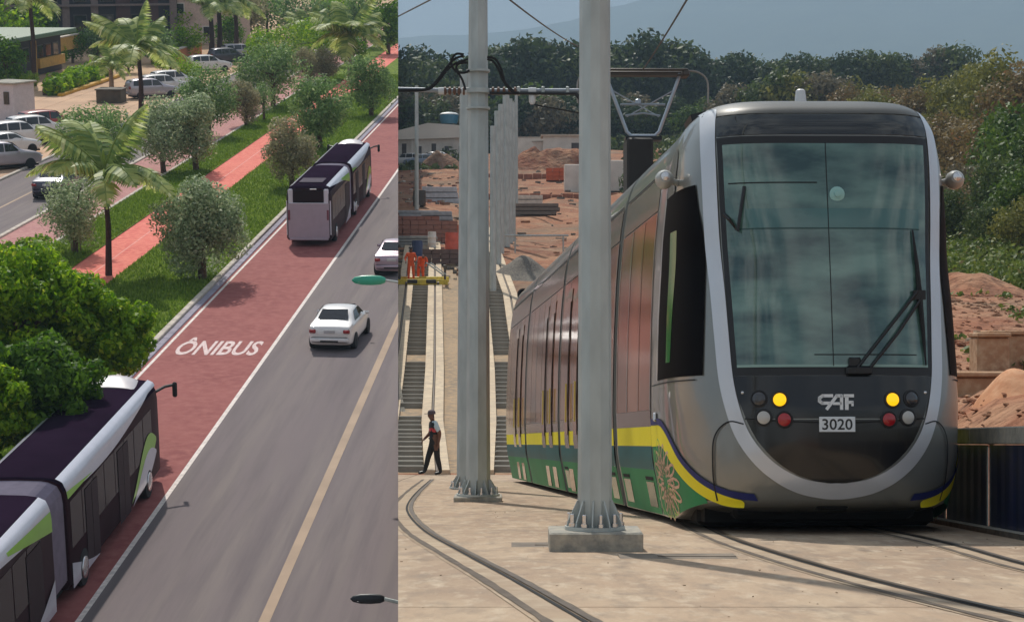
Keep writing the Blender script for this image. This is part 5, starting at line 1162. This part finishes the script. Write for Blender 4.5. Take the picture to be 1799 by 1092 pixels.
def make_bus(M, Lf, Lr, label, accents=True):
    """y forward; origin on the ground at the rear end"""
    bus = empty('articulated_bus', M); tag(bus, label, 'bus', 'articulated buses in the red lane')
    yb0, yb1 = Lr, Lr + 1.35; L = Lr + 1.35 + Lf
    rear = bussec([(0.0, WB - .12, HB - .12, .42), (.1, WB - .02, HB - .03, .32), (.35, WB, HB, .28), (yb0 - .05, WB, HB, .28), (yb0, WB - .06, HB - .04, .3)], 'rear_body', bus, M_AUB, M_BROOF)
    front = bussec([(yb1, WB - .06, HB - .04, .3), (yb1 + .05, WB, HB, .28), (L - 1.0, WB, HB, .28), (L - .45, WB - .04, HB - .04, .28), (L - .18, WB - .16, HB - .2, .3), (L - .05, WB - .34, HB - .5, .36), (L, WB - .6, HB - 1.0, .5)], 'front_body', bus, M_AUB, M_BROOF)
    b = MB()
    n = 18
    rows = [busring(WB - .16 - (.09 if k % 2 else 0), HB - .06 - (.05 if k % 2 else 0), .42, yb0 - .02 + (1.39) * k / n) for k in range(n + 1)]; b.grid(rows, flip=True); b.build('bellows', M_BBEL, bus, smooth=None)
    X = WB / 2
    def sp(y, z):  # outer point on the right side profile, following the roof shoulder
        zs_ = [.28, 1.2, HB - .55, HB - .30, HB - .12, HB - .03]; xs_ = [X, X, X - .015, X - .05, X - .14, X - .34]; return float(np.interp(z, zs_, xs_))
    def pane(nm, m, s, cur, parent, off=.012, nz=5):
        """cur: list of (y, zlow, zhigh)"""
        b = MB(); rows = [[Vector((s * (sp(y, zl + (zh - zl) * i / nz) + off), y, zl + (zh - zl) * i / nz + (off if zl + (zh - zl) * i / nz > HB - .2 else 0))) for i in range(nz + 1)] for (y, zl, zh) in cur]; b.grid(rows, flip=(s < 0)); return b.build(nm, m, parent, smooth=-50)
    for s in (-1, 1):
        # windows, each its own pane
        y = .6
        while y < yb0 - 1.0: pane('window', M_BGLS, s, [(y, 1.25, 2.45), (y + 1.05, 1.25, 2.45)], rear, .008); y += 1.12
        y = yb1 + .25
        while y < L - 1.9: pane('window', M_BGLS, s, [(y, 1.25, 2.40), (y + 1.05, 1.25, 2.40)], front, .008); y += 1.12
        for yd in (yb1 + 1.6, yb1 + 5.0):
            d = pane('door', mat('bus_door', lin(48, 30, 38), .5, var=.1, spec=.2), s, [(yd, .32, 2.3), (yd + .6, .32, 2.3)], front, .02); pane('door', mat('bus_door', lin(46, 32, 40)), s, [(yd + .63, .32, 2.3), (yd + 1.23, .32, 2.3)], front, .02)
        if Lr > 5: pane('door', mat('bus_door', lin(46, 32, 40)), s, [(yb0 - 2.2, .32, 2.3), (yb0 - 1.0, .32, 2.3)], rear, .02)
        # white sweep along the roof shoulder, lime at its tail
        H0 = HB - .05
        pane('white_sweep', M_BWHT, s, [(yb1 + .06 + (L - .55 - yb1) * t, H0 - .16 - .42 * math.sin(math.pi * min(1, t * .92 + .16)) * (1 - .25 * t), H0) for t in np.linspace(0, 1, 22)], front, .014, 8)
        pane('lime_sweep', M_BGRN, s, [(yb1 + .06 + 2.4 * t, H0 - .48 + .0 * t, H0 - .30 - .18 * t) for t in np.linspace(0, 1, 8)], front, .018, 3)
        pane('white_sweep', M_BWHT, s, [(.45 + (yb0 - .5) * t, H0 - .10 - .5 * t ** 1.2, H0) for t in np.linspace(0, 1, 14)], rear, .014, 8)
        pane('lime_sweep', M_BGRN, s, [(yb0 - 3.4 + 3.34 * t, H0 - .28 - .52 * t, H0 - .20 - .12 * t) for t in np.linspace(0, 1, 10)], rear, .018, 4)
        # lime and white drop ahead of the front wheel, white flick by the bellows
        def drop(y0, y1, zb, zt, m, nm, par, off):
            pts = []
            for t in np.linspace(0.02, .98, 16):
                c = zb + (zt - zb) * (t ** .9) * .62; w = (zt - zb) * .40 * math.sin(math.pi * t ** 1.5); pts.append((y0 + (y1 - y0) * t, c - w * .55, c + w))
            pane(nm, m, s, pts, par, off, 4)
        drop(L - 4.3, L - .95, .45, 2.05, M_BGRN, 'lime_drop', front, .024); drop(L - 4.2, L - 1.0, .34, 1.55, M_BWHT, 'white_drop', front, .028)
        pane('white_flick', M_BWHT, s, [(yb1 + .1 + 2.6 * t, .3, .3 + .62 * (1 - t) ** 1.3 + .02) for t in np.linspace(0, 1, 8)], front, .026, 3)
        pane('white_flick', M_BWHT, s, [(yb0 - 2.4 + 2.3 * t, .3, .32 + .75 * t ** 1.4) for t in np.linspace(0, 1, 8)], rear, .026, 3)
        for yw in (1.9, yb1 + 1.2, L - 2.1):
            b = MB(); b.lathe([(.30, -.13), (.45, -.12), (.47, 0), (.45, .12), (.30, .13)], 22, (s * (X - .10), yw, .47), Matrix.Rotation(math.radians(90), 3, 'Y')); w = b.build('wheel', M_RUB, bus)
            b = MB(); b.lathe([(.28, -.02), (.27, .02), (.1, .05)], 14, (s * (X + .035), yw, .47), Matrix.Rotation(math.radians(90 * s), 3, 'Y')); b.build('rim', M_CHROME, w)
        b = MB(); b.tube([(s * (X - .12), L - .4, 2.62), (s * (X + .12), L - .1, 2.72), (s * (X + .34), L + .05, 2.74)], .045, 8); b.box((s * (X + .38), L + .05, 2.6), (.14, .1, .44), bev=.04); b.build('mirror', M_BLACK, bus)
    # roof pod, windscreen, rear
    b = MB(); rows = []
    for t in np.linspace(0, 1, 9):
        y = L - 1.75 + 1.35 * t; w = .78 - .16 * t; h = .30 * math.sin(math.pi * (t * .72 + .14)) ; rows.append([(w * math.sin(a), y, HB - .10 + h * math.cos(a) + .02 - .10 * max(0, t - .5)) for a in np.linspace(-1.5, 1.5, 11)])
    b.grid(rows); b.add(rows[0], [tuple(range(11))]); b.build('roof_pod', M_CREAM, bus, smooth=50)
    b = MB(); b.grid([[(-.85 * k, L - .16 - .0, 2.55), (.85 * k, L - .16, 2.55)] if i == 0 else [(-.72, L + .012, 1.5), (.72, L + .012, 1.5)] for i, k in ((0, 1), (1, 1))]); b.build('windscreen', M_BGLS, bus, smooth=None)
    for s in (-1, 1):
        b = MB(); b.box((s * .62, L - .04, .75), (.3, .2, .2), bev=.06); b.build('headlamp', M_WHITE, bus)
    b = MB(); b.box((0, 1.8 if Lr > 4 else 1.2, HB + .03), (1.2, 1.6, .05), bev=.02); b.build('roof_hatch', mat('bus_hatch', lin(60, 48, 66), .6, var=.1, spec=.05), rear)
    # rear face
    b = MB(); b.box((0, .01, 1.32), (WB - .20, .10, 1.78), bev=.04); rp = b.build('rear_panel', M_BREAR, bus)
    b = MB(); b.box((0, -.0, 2.53), (WB - .74, .08, .62), bev=.04); b.build('rear_window', M_BGLS, bus)
    for s in (-1, 1):
        b = MB(); b.box((s * (WB / 2 - .24), .02, 2.50), (.26, .10, .78), bev=.08); b.build('rear_corner', M_BWHT, bus)
        b = MB(); b.box((s * (WB / 2 - .16), -.045, 1.6), (.1, .04, .5), bev=.015); b.build('tail_lamp', mat('dim_lens', lin(126, 70, 84), .3, var=0), bus)
        b = MB(); b.tube([(s * (WB / 2 - .06), .06, .6), (s * (WB / 2 - .06), .06, 2.3)], .05, 8); b.build('edge_trim', M_BWHT, bus)
    b = MB(); b.box((0, .0, 2.18), (WB - .3, .11, .06), bev=.02); b.build('rear_trim', M_BWHT, bus)
    b = MB(); b.box((.25, -.0, 2.88), (.34, .12, .06), bev=.02); b.build('high_brake_lamp', M_WHITE, bus)
    b = MB(); b.box((0, .0, .40), (WB - .3, .12, .14), bev=.04); b.build('rear_bumper', M_BREAR, bus)
    b = MB(); b.box((0, L / 2, .32), (WB - .5, L - 1.2, .2)); b.build('underframe', M_DARKIN, bus, smooth=None)
    return bus
# near bus: front right corner on the ground at (292,838); far bus: rear right corner at (584,434)
a1, b1 = AB(293, 836); make_bus(ML @ T(a1 - WB / 2 - .05, b1 - 21.4, 0), 10.6, 9.4, 'near articulated bus in dark plum with white and lime sweeps, cut by the picture edge')
a2, b2 = AB(583, 434); make_bus(ML @ T(a2 - WB / 2, b2, 0), 10.4, 8.2, 'far articulated bus in dark plum seen from its grey rear beyond the ÔNIBUS lettering')
# cars on the avenue
ca, cb = AB(586, 619); make_car(ML @ T(ca, cb + 2.2, 0) @ RZ(math.radians(-4)), M_CARW, 'white sedan driving beside the red bus lane', sc=.98)
ca, cb = AB(691, 487); make_car(ML @ T(ca, cb + 2.2, 0) @ RZ(math.radians(-2)), M_CARP, 'pinkish grey sedan ahead of the white one, cut by the picture divide', sc=.98)
ca, cb = AB(86, 350); make_car(ML @ T(ca, cb + 2.0, 0), M_CARD, 'dark grey sedan driving on the far carriageway behind the palm', sc=1.1)
for (x, y, m, yaw, lab, k) in ((68, 244, M_CARW, -52, 'white wagon parked at the head of the white row, red car behind it', 'wagon'), (36, 255, M_CARW, -52, 'white wagon second in the parked row', 'wagon'), (14, 270, M_CARW, -52, 'white sedan third in the parked row', 'sedan'), (8, 296, M_CARS, -52, 'silver wagon nearest in the parked row at the picture edge', 'wagon'), (88, 234, M_CARR, -52, 'red wagon parked behind the first white one', 'wagon'), (268, 172, M_CARS, -58, 'silver wagon parked beside the tall palm trunk', 'wagon'), (290, 164, M_CARW, -58, 'white wagon parked second from the tall palm trunk', 'wagon'), (308, 156, M_CARW, -58, 'white wagon parked third from the tall palm trunk', 'wagon'), (368, 126, M_CARW, -60, 'white wagon crossing below the tall palms at the back', 'wagon'), (425, 104, M_CARS, -60, 'silver wagon at the back beside the bright green trees', 'wagon'), (404, 112, M_CARD, -60, 'dark wagon at the back between two pale ones', 'wagon')):
    make_car(LP(x, y, .01, math.radians(yaw)), m, lab, kind=k, sc=1.05)
# street lamps reaching out over the road from the wall side
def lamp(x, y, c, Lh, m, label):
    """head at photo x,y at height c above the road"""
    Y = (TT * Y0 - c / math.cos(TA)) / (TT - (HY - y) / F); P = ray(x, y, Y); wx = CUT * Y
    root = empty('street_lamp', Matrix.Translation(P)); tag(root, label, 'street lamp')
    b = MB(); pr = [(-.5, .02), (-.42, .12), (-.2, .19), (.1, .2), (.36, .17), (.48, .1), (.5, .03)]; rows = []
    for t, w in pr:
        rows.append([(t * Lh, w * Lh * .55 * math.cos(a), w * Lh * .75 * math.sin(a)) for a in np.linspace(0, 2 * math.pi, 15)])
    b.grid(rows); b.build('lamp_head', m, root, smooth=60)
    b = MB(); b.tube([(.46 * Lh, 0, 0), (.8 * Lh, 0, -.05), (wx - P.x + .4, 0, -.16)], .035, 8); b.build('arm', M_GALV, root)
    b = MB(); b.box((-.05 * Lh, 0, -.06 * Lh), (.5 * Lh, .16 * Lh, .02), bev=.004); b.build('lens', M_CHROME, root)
lamp(648, 492, 5.5, 1.0, mat('lamp_teal', lin(54, 170, 136), .4, var=.05, coat=.3), 'teal street lamp head reaching over the road near the sedans')
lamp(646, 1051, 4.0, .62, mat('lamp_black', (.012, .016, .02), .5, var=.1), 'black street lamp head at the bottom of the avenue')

# ------------------------------------------------------------------ street trees
LG.update({'sage': leafmat('leaf_sage', lin(118, 140, 98), lin(192, 206, 160), lin(228, 234, 210), trans=.45), 'street': leafmat('leaf_street', lin(84, 120, 66), lin(152, 180, 110), lin(200, 214, 160), trans=.45), 'lush': leafmat('leaf_lush', lin(78, 126, 16), lin(160, 194, 36), lin(208, 216, 70), trans=.55), 'pinkish': leafmat('leaf_pinkish', lin(126, 124, 92), lin(180, 174, 132), lin(210, 190, 158), trans=.45), 'deep': leafmat('leaf_deep', lin(52, 94, 20), lin(116, 154, 40), trans=.5), 'lime': leafmat('leaf_lime', lin(92, 136, 30), lin(168, 194, 58), trans=.45)})
def ltree(x, yb, yt, wpx, tone, var, label, n=7000, leaf=.10, trunk=None, group='street trees on the planted strip'):
    s_ = pxm(yb); h = (yb - yt) / s_ / math.cos(TA) * 1.0; rx = wpx / 2 / s_ * 1.12
    rz = min(h * .485, rx * 1.3); key_h = 4.0; k = h / key_h
    plant_tree(LP(x, yb, .04), tone, var, round(rx / k, 1), round(min(1.9, rz / k), 1), key_h, n, leaf, 26, label, group, k, rnd.uniform(0, 6), name='street_tree')
ltree(356, 492, 304, 138, 'sage', 0, 'round sage green tree on the lawn nearest the red lane', 15000, .085)
ltree(513, 330, 212, 86, 'pinkish', 1, 'brownish green tree on the lawn beside the far bus')
ltree(562, 262, 134, 118, 'street', 2, 'full dark green tree behind the far bus roof', 7000)
ltree(652, 205, 98, 92, 'street', 0, 'round green tree on the strip closest to the picture divide', 6500)
ltree(480, 190, 78, 112, 'street', 1, 'broad dark green tree before the bright green mass', 6500)
ltree(540, 150, 84, 50, 'pinkish', 2, 'slim brownish tree, left one of a pair behind the full green tree')
ltree(572, 148, 86, 44, 'pinkish', 0, 'slim brownish tree, right one of a pair behind the full green tree')
ltree(432, 222, 140, 58, 'pinkish', 1, 'small brownish tree in the walkway middle')
ltree(464, 212, 148, 42, 'street', 2, 'small green tree in the walkway right of the brownish one', 2200)
ltree(368, 240, 124, 96, 'street', 0, 'tall green tree left of the small walkway trees', 6500)
ltree(345, 300, 168, 92, 'sage', 1, 'sage tree on the walkway strip above the salmon path', 6500)
ltree(288, 305, 182, 104, 'sage', 2, 'sage tree right of the near palm crown', 6500)
ltree(178, 300, 178, 140, 'street', 0, 'wide dark green tree behind the near palm crown', 7500)
ltree(132, 445, 312, 104, 'sage', 1, 'small sage tree with pale stakes left of the near palm trunk', 6000, .10)
for dx in (-8, 8):
    a, b_ = AB(134 + dx, 444); o = MB().tube([(0, 0, 0), (0, 0, 1.5)], .035, 6).build('tree_stake', M_TRUNKP, M=ML @ T(a, b_, .05)); tag(o, 'thin pale stake %s of the small sage tree' % ('left' if dx < 0 else 'right'), 'stake')
# near foliage at the lower left: bigger trees standing on the lawn below
def bigtree(x, y, wpx, hpx, yb, tone, var, label, n=9000, leaf=.11):
    n = int(n * 1.7)
    s_ = pxm(yb); h = (yb - (y - hpx / 2)) / s_; rx = wpx / 2 / s_; rz = hpx / 2 / s_; cl = crown_clumps(rx, rz, h - rz, 70, var * 13 + 5, cr=.23)
    root = empty('street_tree', LP(x, yb, .04)); tag(root, label, 'tree', 'big lush trees at the lower left')
    link('trunk', trunk_mesh('trunk', h - rz, .16, cl, M_TRUNK, var, 9), root); link('crown', leaf_cloud('crown', cl, n, leaf, LG[tone], var), root)
bigtree(50, 535, 290, 240, 790, 'lush', 1, 'bushy bright green tree at the left edge below the pink walkway', 13000)
bigtree(182, 580, 190, 190, 770, 'lush', 2, 'bushy bright green tree between the near palm and the near bus', 12000)
bigtree(70, 690, 260, 230, 900, 'deep', 3, 'dark green tree behind the near bus roof', 12000)
bigtree(-20, 720, 200, 200, 930, 'lush', 4, 'lush green tree cut by the left picture edge above the near bus', 9000)
bigtree(55, 462, 150, 100, 580, 'lime', 5, 'low lime green shrub tree at the left edge by the walkway', 4000, .12)
# palms
def frond(L, droop, rise, m, seed):
    """one feather leaf: arching rachis with drooping leaflets, starting at the origin along +x"""
    g = random.Random(seed); b = MB(); n = 34; P = []
    for i in range(n + 1):
        t = i / n; P.append(Vector((L * (t - .12 * t * t * droop), 0, L * (rise * t - droop * t * t * .75))))
    b.tube(P[::3], [.022 * (1 - .8 * i / 11) for i in range(12)], 4)
    for i in range(3, n):
        t = i / n; l = L * .30 * math.sin(math.pi * min(1, t * .9 + .12)) ** .7; d = (P[i + 1] - P[i]).normalized()
        for s in (-1, 1):
            o_ = Vector((d.x * .45, s * .8, -.42 + .25 * g.random())).normalized(); w = L * .024; a = P[i]; m1 = a + o_ * l * .55; e = a + o_ * l + Vector((0, 0, -.22 * l)); dd = d * w
            b.add([a - dd, a + dd, m1 + dd * .9, m1 - dd * .9, e], [(0, 1, 2, 3), (3, 2, 4)])
    return b.mesh('frond', m, None)
M_FR = leafmat('palm_leaf', lin(104, 136, 56), lin(190, 202, 112), lin(244, 244, 206), trans=.45, gloss=.3); M_PTR = mat('palm_trunk', lin(66, 46, 40), .9, var=.25, scale=4, stretch=(1, 1, 5)); M_PTRG = mat('palm_trunk_grey', lin(150, 128, 110), .9, var=.2, scale=4, stretch=(1, 1, 5))
FR = [frond(1.0, .55, .75, M_FR, 1), frond(1.0, .9, .6, M_FR, 2), frond(1.0, 1.1, .25, M_FR, 3)]
def palm(x, yb, ycr, rpx, label, n=16, tr=.11, m=M_PTR, c=.04, seed=0):
    s_ = pxm(yb); h = (yb - ycr) / s_; R_ = rpx / s_; g = random.Random(seed + x); root = empty('palm_tree', LP(x, yb, c)); tag(root, label, 'palm', 'palms along the avenue')
    b = MB(); b.tube([(0, 0, -.1), (.02 * h, 0, h * .5), (0, 0, h)], [tr * 1.25, tr * .95, tr * .8], 10); b.build('trunk', m, root)
    b = MB(); b.tube([(0, 0, h - .1), (0, 0, h + .1 * R_), (0, 0, h + .45 * R_)], [tr * .9, tr * 1.1, tr * .3], 8); b.build('crown_shaft', M_FR, root)
    for k in range(n):
        v = 0 if k % 3 == 0 else (1 if k % 3 == 1 else 2); o = link('frond', FR[v], root); o.location = (0, 0, h + R_ * .12); o.rotation_euler = (g.uniform(-.2, .2), -g.uniform(-.1, .35) - (.7 if k < 2 else 0), 2 * math.pi * (k * .381966) + g.uniform(-.2, .2)); s2 = R_ * g.uniform(1.05, 1.35); o.scale = (s2, s2, s2)
palm(191, 484, 318, 118, 'near palm with spreading fronds beside the salmon path', 15, .13, seed=4)
palm(248, 205, 98, 82, 'tall palm standing among the parked wagons', 13, .2, seed=2)
palm(616, 142, 70, 72, 'thick grey-trunked palm at the head of the median', 18, .32, M_PTRG, seed=3)
palm(545, 96, 52, 46, 'smaller palm left of the thick-trunked palm', 13, .14, seed=5)
palm(196, 172, 118, 40, 'short palm in the square planter', 12, .22, M_PTRG, seed=6)
palm(372, 100, 18, 56, 'tall palm by the back street, left of a close pair', 13, .3, seed=7); palm(386, 98, 4, 52, 'tall palm by the back street, right of a close pair', 12, .3, seed=8)
palm(60, 150, 8, 60, 'tall palm in front of the dark low building', 12, .22, seed=9); palm(415, 92, 10, 52, 'palm before the bright green trees at the back', 13, .26, seed=10); palm(205, 66, -10, 44, 'palm before the dark tower block', 12, .25, seed=12)
# square planter under the short palm
o = MB().box((0, 0, .55), (2.2, 2.2, 1.2), bev=.06).box((0, 0, 1.2), (2.4, 2.4, .12), bev=.03).build('planter', mat('planter_dark', lin(84, 76, 64), .8, var=.2), M=LP(196, 180, 0)); tag(o, 'dark square planter holding the short palm', 'planter')
# greenery at the back of the hill
for i, (x, yb, yt, w, tone, lab) in enumerate(((500, 118, 44, 110, 'lime', 'bright lime green tree behind the broad dark tree'), (460, 112, 52, 70, 'lush', 'bright green tree left of the lime one'), (560, 110, 40, 90, 'lush', 'green tree behind the slim pair'), (682, 96, 2, 76, 'deep', 'dark tree beside the picture divide at the top'), (640, 84, -6, 80, 'street', 'green tree behind the thick palm crown'), (590, 62, -20, 90, 'lush', 'bushy green tree at the top edge left of the thick palm'), (530, 66, -24, 110, 'street', 'bushy dark tree at the top edge above the small palm'), (470, 62, -10, 100, 'deep', 'dark tree at the top edge above the lime tree'), (430, 70, -12, 90, 'pinkish', 'brownish tree at the top edge right of the palm pair'), (300, 76, -4, 110, 'lush', 'green tree behind the tall parked-wagon palm'), (240, 70, -14, 90, 'lime', 'lime tree right of the dark tower'), (350, 56, -20, 80, 'street', 'green tree behind the palm pair'), (24, 112, 4, 110, 'lush', 'bright tree at the top left corner'), (70, 90, 8, 70, 'deep', 'dark tree between the corner tree and the tower'), (14, 160, 70, 60, 'deep', 'dark bush tree above the white kiosk'), (300, 130, 84, 60, 'lush', 'low green shrub tree behind the parked wagons'), (52, 160, 128, 40, 'lime', 'lime shrub beside the dark low building'), (128, 110, 52, 64, 'deep', 'dark tree before the foot of the dark tower'), (172, 108, 40, 60, 'street', 'green tree right of the tower foot'), (226, 128, 76, 56, 'lush', 'green shrub tree left of the parked-wagon palm'), (268, 112, 40, 70, 'street', 'green tree right of the parked-wagon palm crown'), (330, 104, 44, 60, 'lush', 'green tree before the pale pink house'), (92, 116, 70, 50, 'lush', 'bushy shrub tree over the dark low building roof'), (404, 88, 30, 56, 'deep', 'dark tree behind the palm pair trunks'), (330, 146, 104, 50, 'lush', 'low bright bush beside the third parked wagon'), (620, 118, 60, 60, 'deep', 'dark tree behind the thick palm trunk'), (582, 96, 50, 60, 'lush', 'green tree left of the thick palm trunk'))):
    ltree(x, yb, yt, w, tone, i % 3, lab, 2600, .16, group='trees at the back of the avenue')
# clipped hedge with yellow kerb
def box_lp(name, x0, y0, x1, y1, d, h, m, lab, cat, c=0.0):
    A, B_ = AB(x0, y0), AB(x1, y1); a = Vector((A[0], A[1], 0)); e = Vector((B_[0], B_[1], 0)); L_ = (e - a).length; yaw = math.atan2(e.y - a.y, e.x - a.x); mid = (a + e) / 2
    return ML @ T(mid.x, mid.y, c) @ RZ(yaw), L_
Mh, Lh_ = box_lp('', 90, 168, 186, 136, 0, 0, None, '', '')
cl = [((t - .5) * Lh_ + rnd.uniform(-.3, .3), rnd.uniform(-.4, 1.2), .8 + rnd.uniform(-.2, .2), .9) for t in np.linspace(0, 1, 30)]
hg = empty('hedge', Mh); tag(hg, 'clipped green hedge along the yellow kerb before the dark building', 'hedge'); link('foliage', leaf_cloud('foliage', cl, 5000, .3, LG['lush'], 3), hg)
MB().box((0, .4, .3), (Lh_, .8, .7)).build('stem_core', M_TRUNK, hg, smooth=None)
o = MB().box((0, -1.1, .12), (Lh_ + 2, .5, .3), bev=.04).build('yellow_kerb', mat('kerb_yellow', lin(206, 158, 60), .8, var=.15), M=Mh); tag(o, 'yellow painted kerb in front of the clipped hedge', 'kerb')
# dark low building with yellow wall and green edge
Mb, Lb = box_lp('', 62, 150, 172, 122, 0, 0, None, '', '')
bl = empty('building', Mb @ T(0, 6, 0)); tag(bl, 'low dark building with yellow wall and green roof edge', 'building'); M_DKW = mat('dark_facade', lin(54, 50, 56), .7, var=.2, scale=.3); M_YW = mat('ochre_wall', lin(190, 150, 74), .8, var=.12)
MB().box((0, 2, 2.0), (Lb, 8, 4.0)).build('wall', M_DKW, bl, smooth=None); MB().box((0, 1.4, 4.2), (Lb + 1.5, 10, .45), bev=.05).build('roof', mat('green_grey_roof', lin(90, 116, 92), .6, var=.15), bl)
MB().box((Lb * .28, -2.3, 1.2), (Lb * .4, .5, 1.0)).build('low_wall', M_YW, bl, smooth=None); MB().box((Lb * .05, -2.05, 1.8), (.9, .5, 3.6)).build('pillar', M_YW, bl, smooth=None)
for t in (-.42, -.3, -.18, -.06, .16, .28, .4):
    w = MB().box((Lb * t, -2.03, 2.3), (Lb * .09, .1, 1.5)).build('window', mat('frame_dark', lin(90, 84, 80), .5, var=.1), bl, smooth=None); MB().box((Lb * t, -2.09, 2.3), (Lb * .078, .06, 1.3)).build('pane', M_GLASSD, w, smooth=None)
# dark tower block at the top with fins
tw = empty('tower_block', LP(135, 82) @ RZ(.35)); tag(tw, 'dark maroon tower block with pale fins at the top left', 'building'); M_MAR = mat('maroon_facade', lin(84, 58, 56), .7, var=.15, scale=.2)
MB().box((0, 6, 16), (26, 12, 32)).build('wall', M_DKW, tw, smooth=None)
for x in (-12, -8.4, -4.8, -1.2, 2.4, 6, 9.6, 12.4): MB().box((x, -.25, 16), (.9 if x not in (6, 9.6) else 1.8, .6, 32)).build('fin', M_MAR if x in (6, 9.6, -12) else mat('pale_fin', lin(128, 112, 108), .7, var=.1), tw, smooth=None)
for fl in range(6):
    for x in (-10.2, -6.6, -3.0, .6, 4.0, 7.9):
        w = MB().box((x, -.05, 3.0 + fl * 3.6), (1.7, .14, 2.0)).build('window', mat('frame_dark', lin(90, 84, 80), .5, var=.1), tw, smooth=None); MB().box((x, -.13, 3.0 + fl * 3.6), (1.5, .06, 1.8)).build('pane', M_GLASSD, w, smooth=None)
    MB().box((0, -.6, 1.6 + fl * 3.6), (24, .8, .25)).build('ledge', mat('pale_fin', lin(128, 112, 108)), tw, smooth=None)
# pale house at the back, white kiosk, orange-walled garden
ho = empty('house', LP(345, 78) @ RZ(.2)); tag(ho, 'pale pink house behind the tall palm pair', 'building'); MB().box((0, 4, 3.2), (14, 8, 6.4)).build('wall', mat('pink_render', lin(206, 180, 166), .85, var=.1), ho, smooth=None); MB().prism([(-7.6, 6.4), (7.6, 6.4), (0, 9)], -.6, 8.6, 'y').build('roof', mat('tile_roof', lin(160, 100, 76), .85, var=.2), ho, smooth=None)
for x in (-5, -2, 1.5, 4.8):
    for z in (1.6, 4.6):
        w = MB().box((x, -.03, z), (1.3, .12, 1.5)).build('window', M_WALLW, ho, smooth=None); MB().box((x, -.1, z), (1.05, .06, 1.25)).build('pane', M_GLASSD, w, smooth=None)
ko = empty('kiosk', LP(2, 214) @ RZ(-.4)); tag(ko, 'small white kiosk with dark window at the left edge', 'kiosk'); MB().box((0, 1.4, 1.5), (2.6, 2.6, 3.0)).build('wall', mat('kiosk_white', lin(206, 200, 206), .7, var=.06), ko, smooth=None); MB().box((0, 1.4, 3.08), (3.0, 3.0, .16), bev=.03).build('roof', M_CONC, ko); MB().box((.6, .08, 1.9), (.5, .1, 1.0)).build('window', M_GLASSD, ko, smooth=None)
Mo, Lo = box_lp('', 290, 118, 352, 96, 0, 0, None, '', ''); gw = empty('garden_wall', Mo); tag(gw, 'low orange garden wall behind the parked wagons', 'wall'); MB().box((0, 0, .7), (Lo, .4, 1.5)).build('body', mat('orange_render', lin(206, 130, 84), .85, var=.1), gw, smooth=None); MB().box((0, 0, 1.5), (Lo + .3, .6, .12)).build('coping', M_KERB, gw, smooth=None)
Mo, Lo = box_lp('', 120, 126, 190, 108, 0, 0, None, '', ''); gw = empty('garden_wall', Mo); tag(gw, 'ochre terrace wall at the foot of the dark tower', 'wall'); MB().box((0, 3, 2.4), (Lo, .4, 1.5)).build('body', M_YW, gw, smooth=None); MB().box((0, 3, 3.2), (Lo + .3, .6, .12)).build('coping', M_KERB, gw, smooth=None)
HAZE_D = 0.00032
# ================================================================== trim both sides to the retaining wall between them, then the haze
bpy.context.view_layer.update()
def trim(objs, sign):
    """keep sign*(X - CUT*Y) <= 0 ; objects that cross the wall line are cut there"""
    nrm = Vector((1, -CUT, 0)).normalized() * sign
    for o in list(objs):
        if o.type != 'MESH' or o.get('keep'): continue
        M = o.matrix_world
        ds = [(M @ Vector(c)).dot(nrm) for c in o.bound_box]
        if max(ds) <= 1e-6: continue
        if min(ds) >= -1e-6: DROP.append(o); continue
        me = o.data.copy(); o.data = me; Mi = M.inverted(); co = Mi @ Vector((0, 0, 0)); no = (M.to_3x3().transposed() @ nrm).normalized()
        bm = bmesh.new(); bm.from_mesh(me)
        bmesh.ops.bisect_plane(bm, geom=bm.verts[:] + bm.edges[:] + bm.faces[:], plane_co=co, plane_no=no, clear_outer=True, clear_inner=False, dist=1e-5)
        if not bm.faces: DROP.append(o)
        bm.to_mesh(me); bm.free()
DROP = []
trim(LEFT, 1); trim(RIGHT, -1)
for o in DROP: bpy.data.objects.remove(o)
for o in [o for o in bpy.data.objects if o.type == 'EMPTY' and not o.children]: bpy.data.objects.remove(o)
# the air: one closed box of thin even haze round camera and scene
b = MB(); b.box((0, 3700, 640), (13000, 7900, 1440)); hz = b.build('haze', smooth=None); hz['kind'] = 'stuff'; hz['label'] = 'thin pale haze filling the valley air'; hz['category'] = 'haze'
m = bpy.data.materials.new('haze_air'); m.use_nodes = True; n = m.node_tree.nodes; n.clear(); out = n.new('ShaderNodeOutputMaterial'); pv = n.new('ShaderNodeVolumePrincipled')
pv.inputs['Color'].default_value = (0.56, 0.78, 1.0, 1); pv.inputs['Density'].default_value = HAZE_D; pv.inputs['Anisotropy'].default_value = 0.0
m.node_tree.links.new(pv.outputs[0], out.inputs['Volume']); hz.data.materials.clear(); hz.data.materials.append(m)
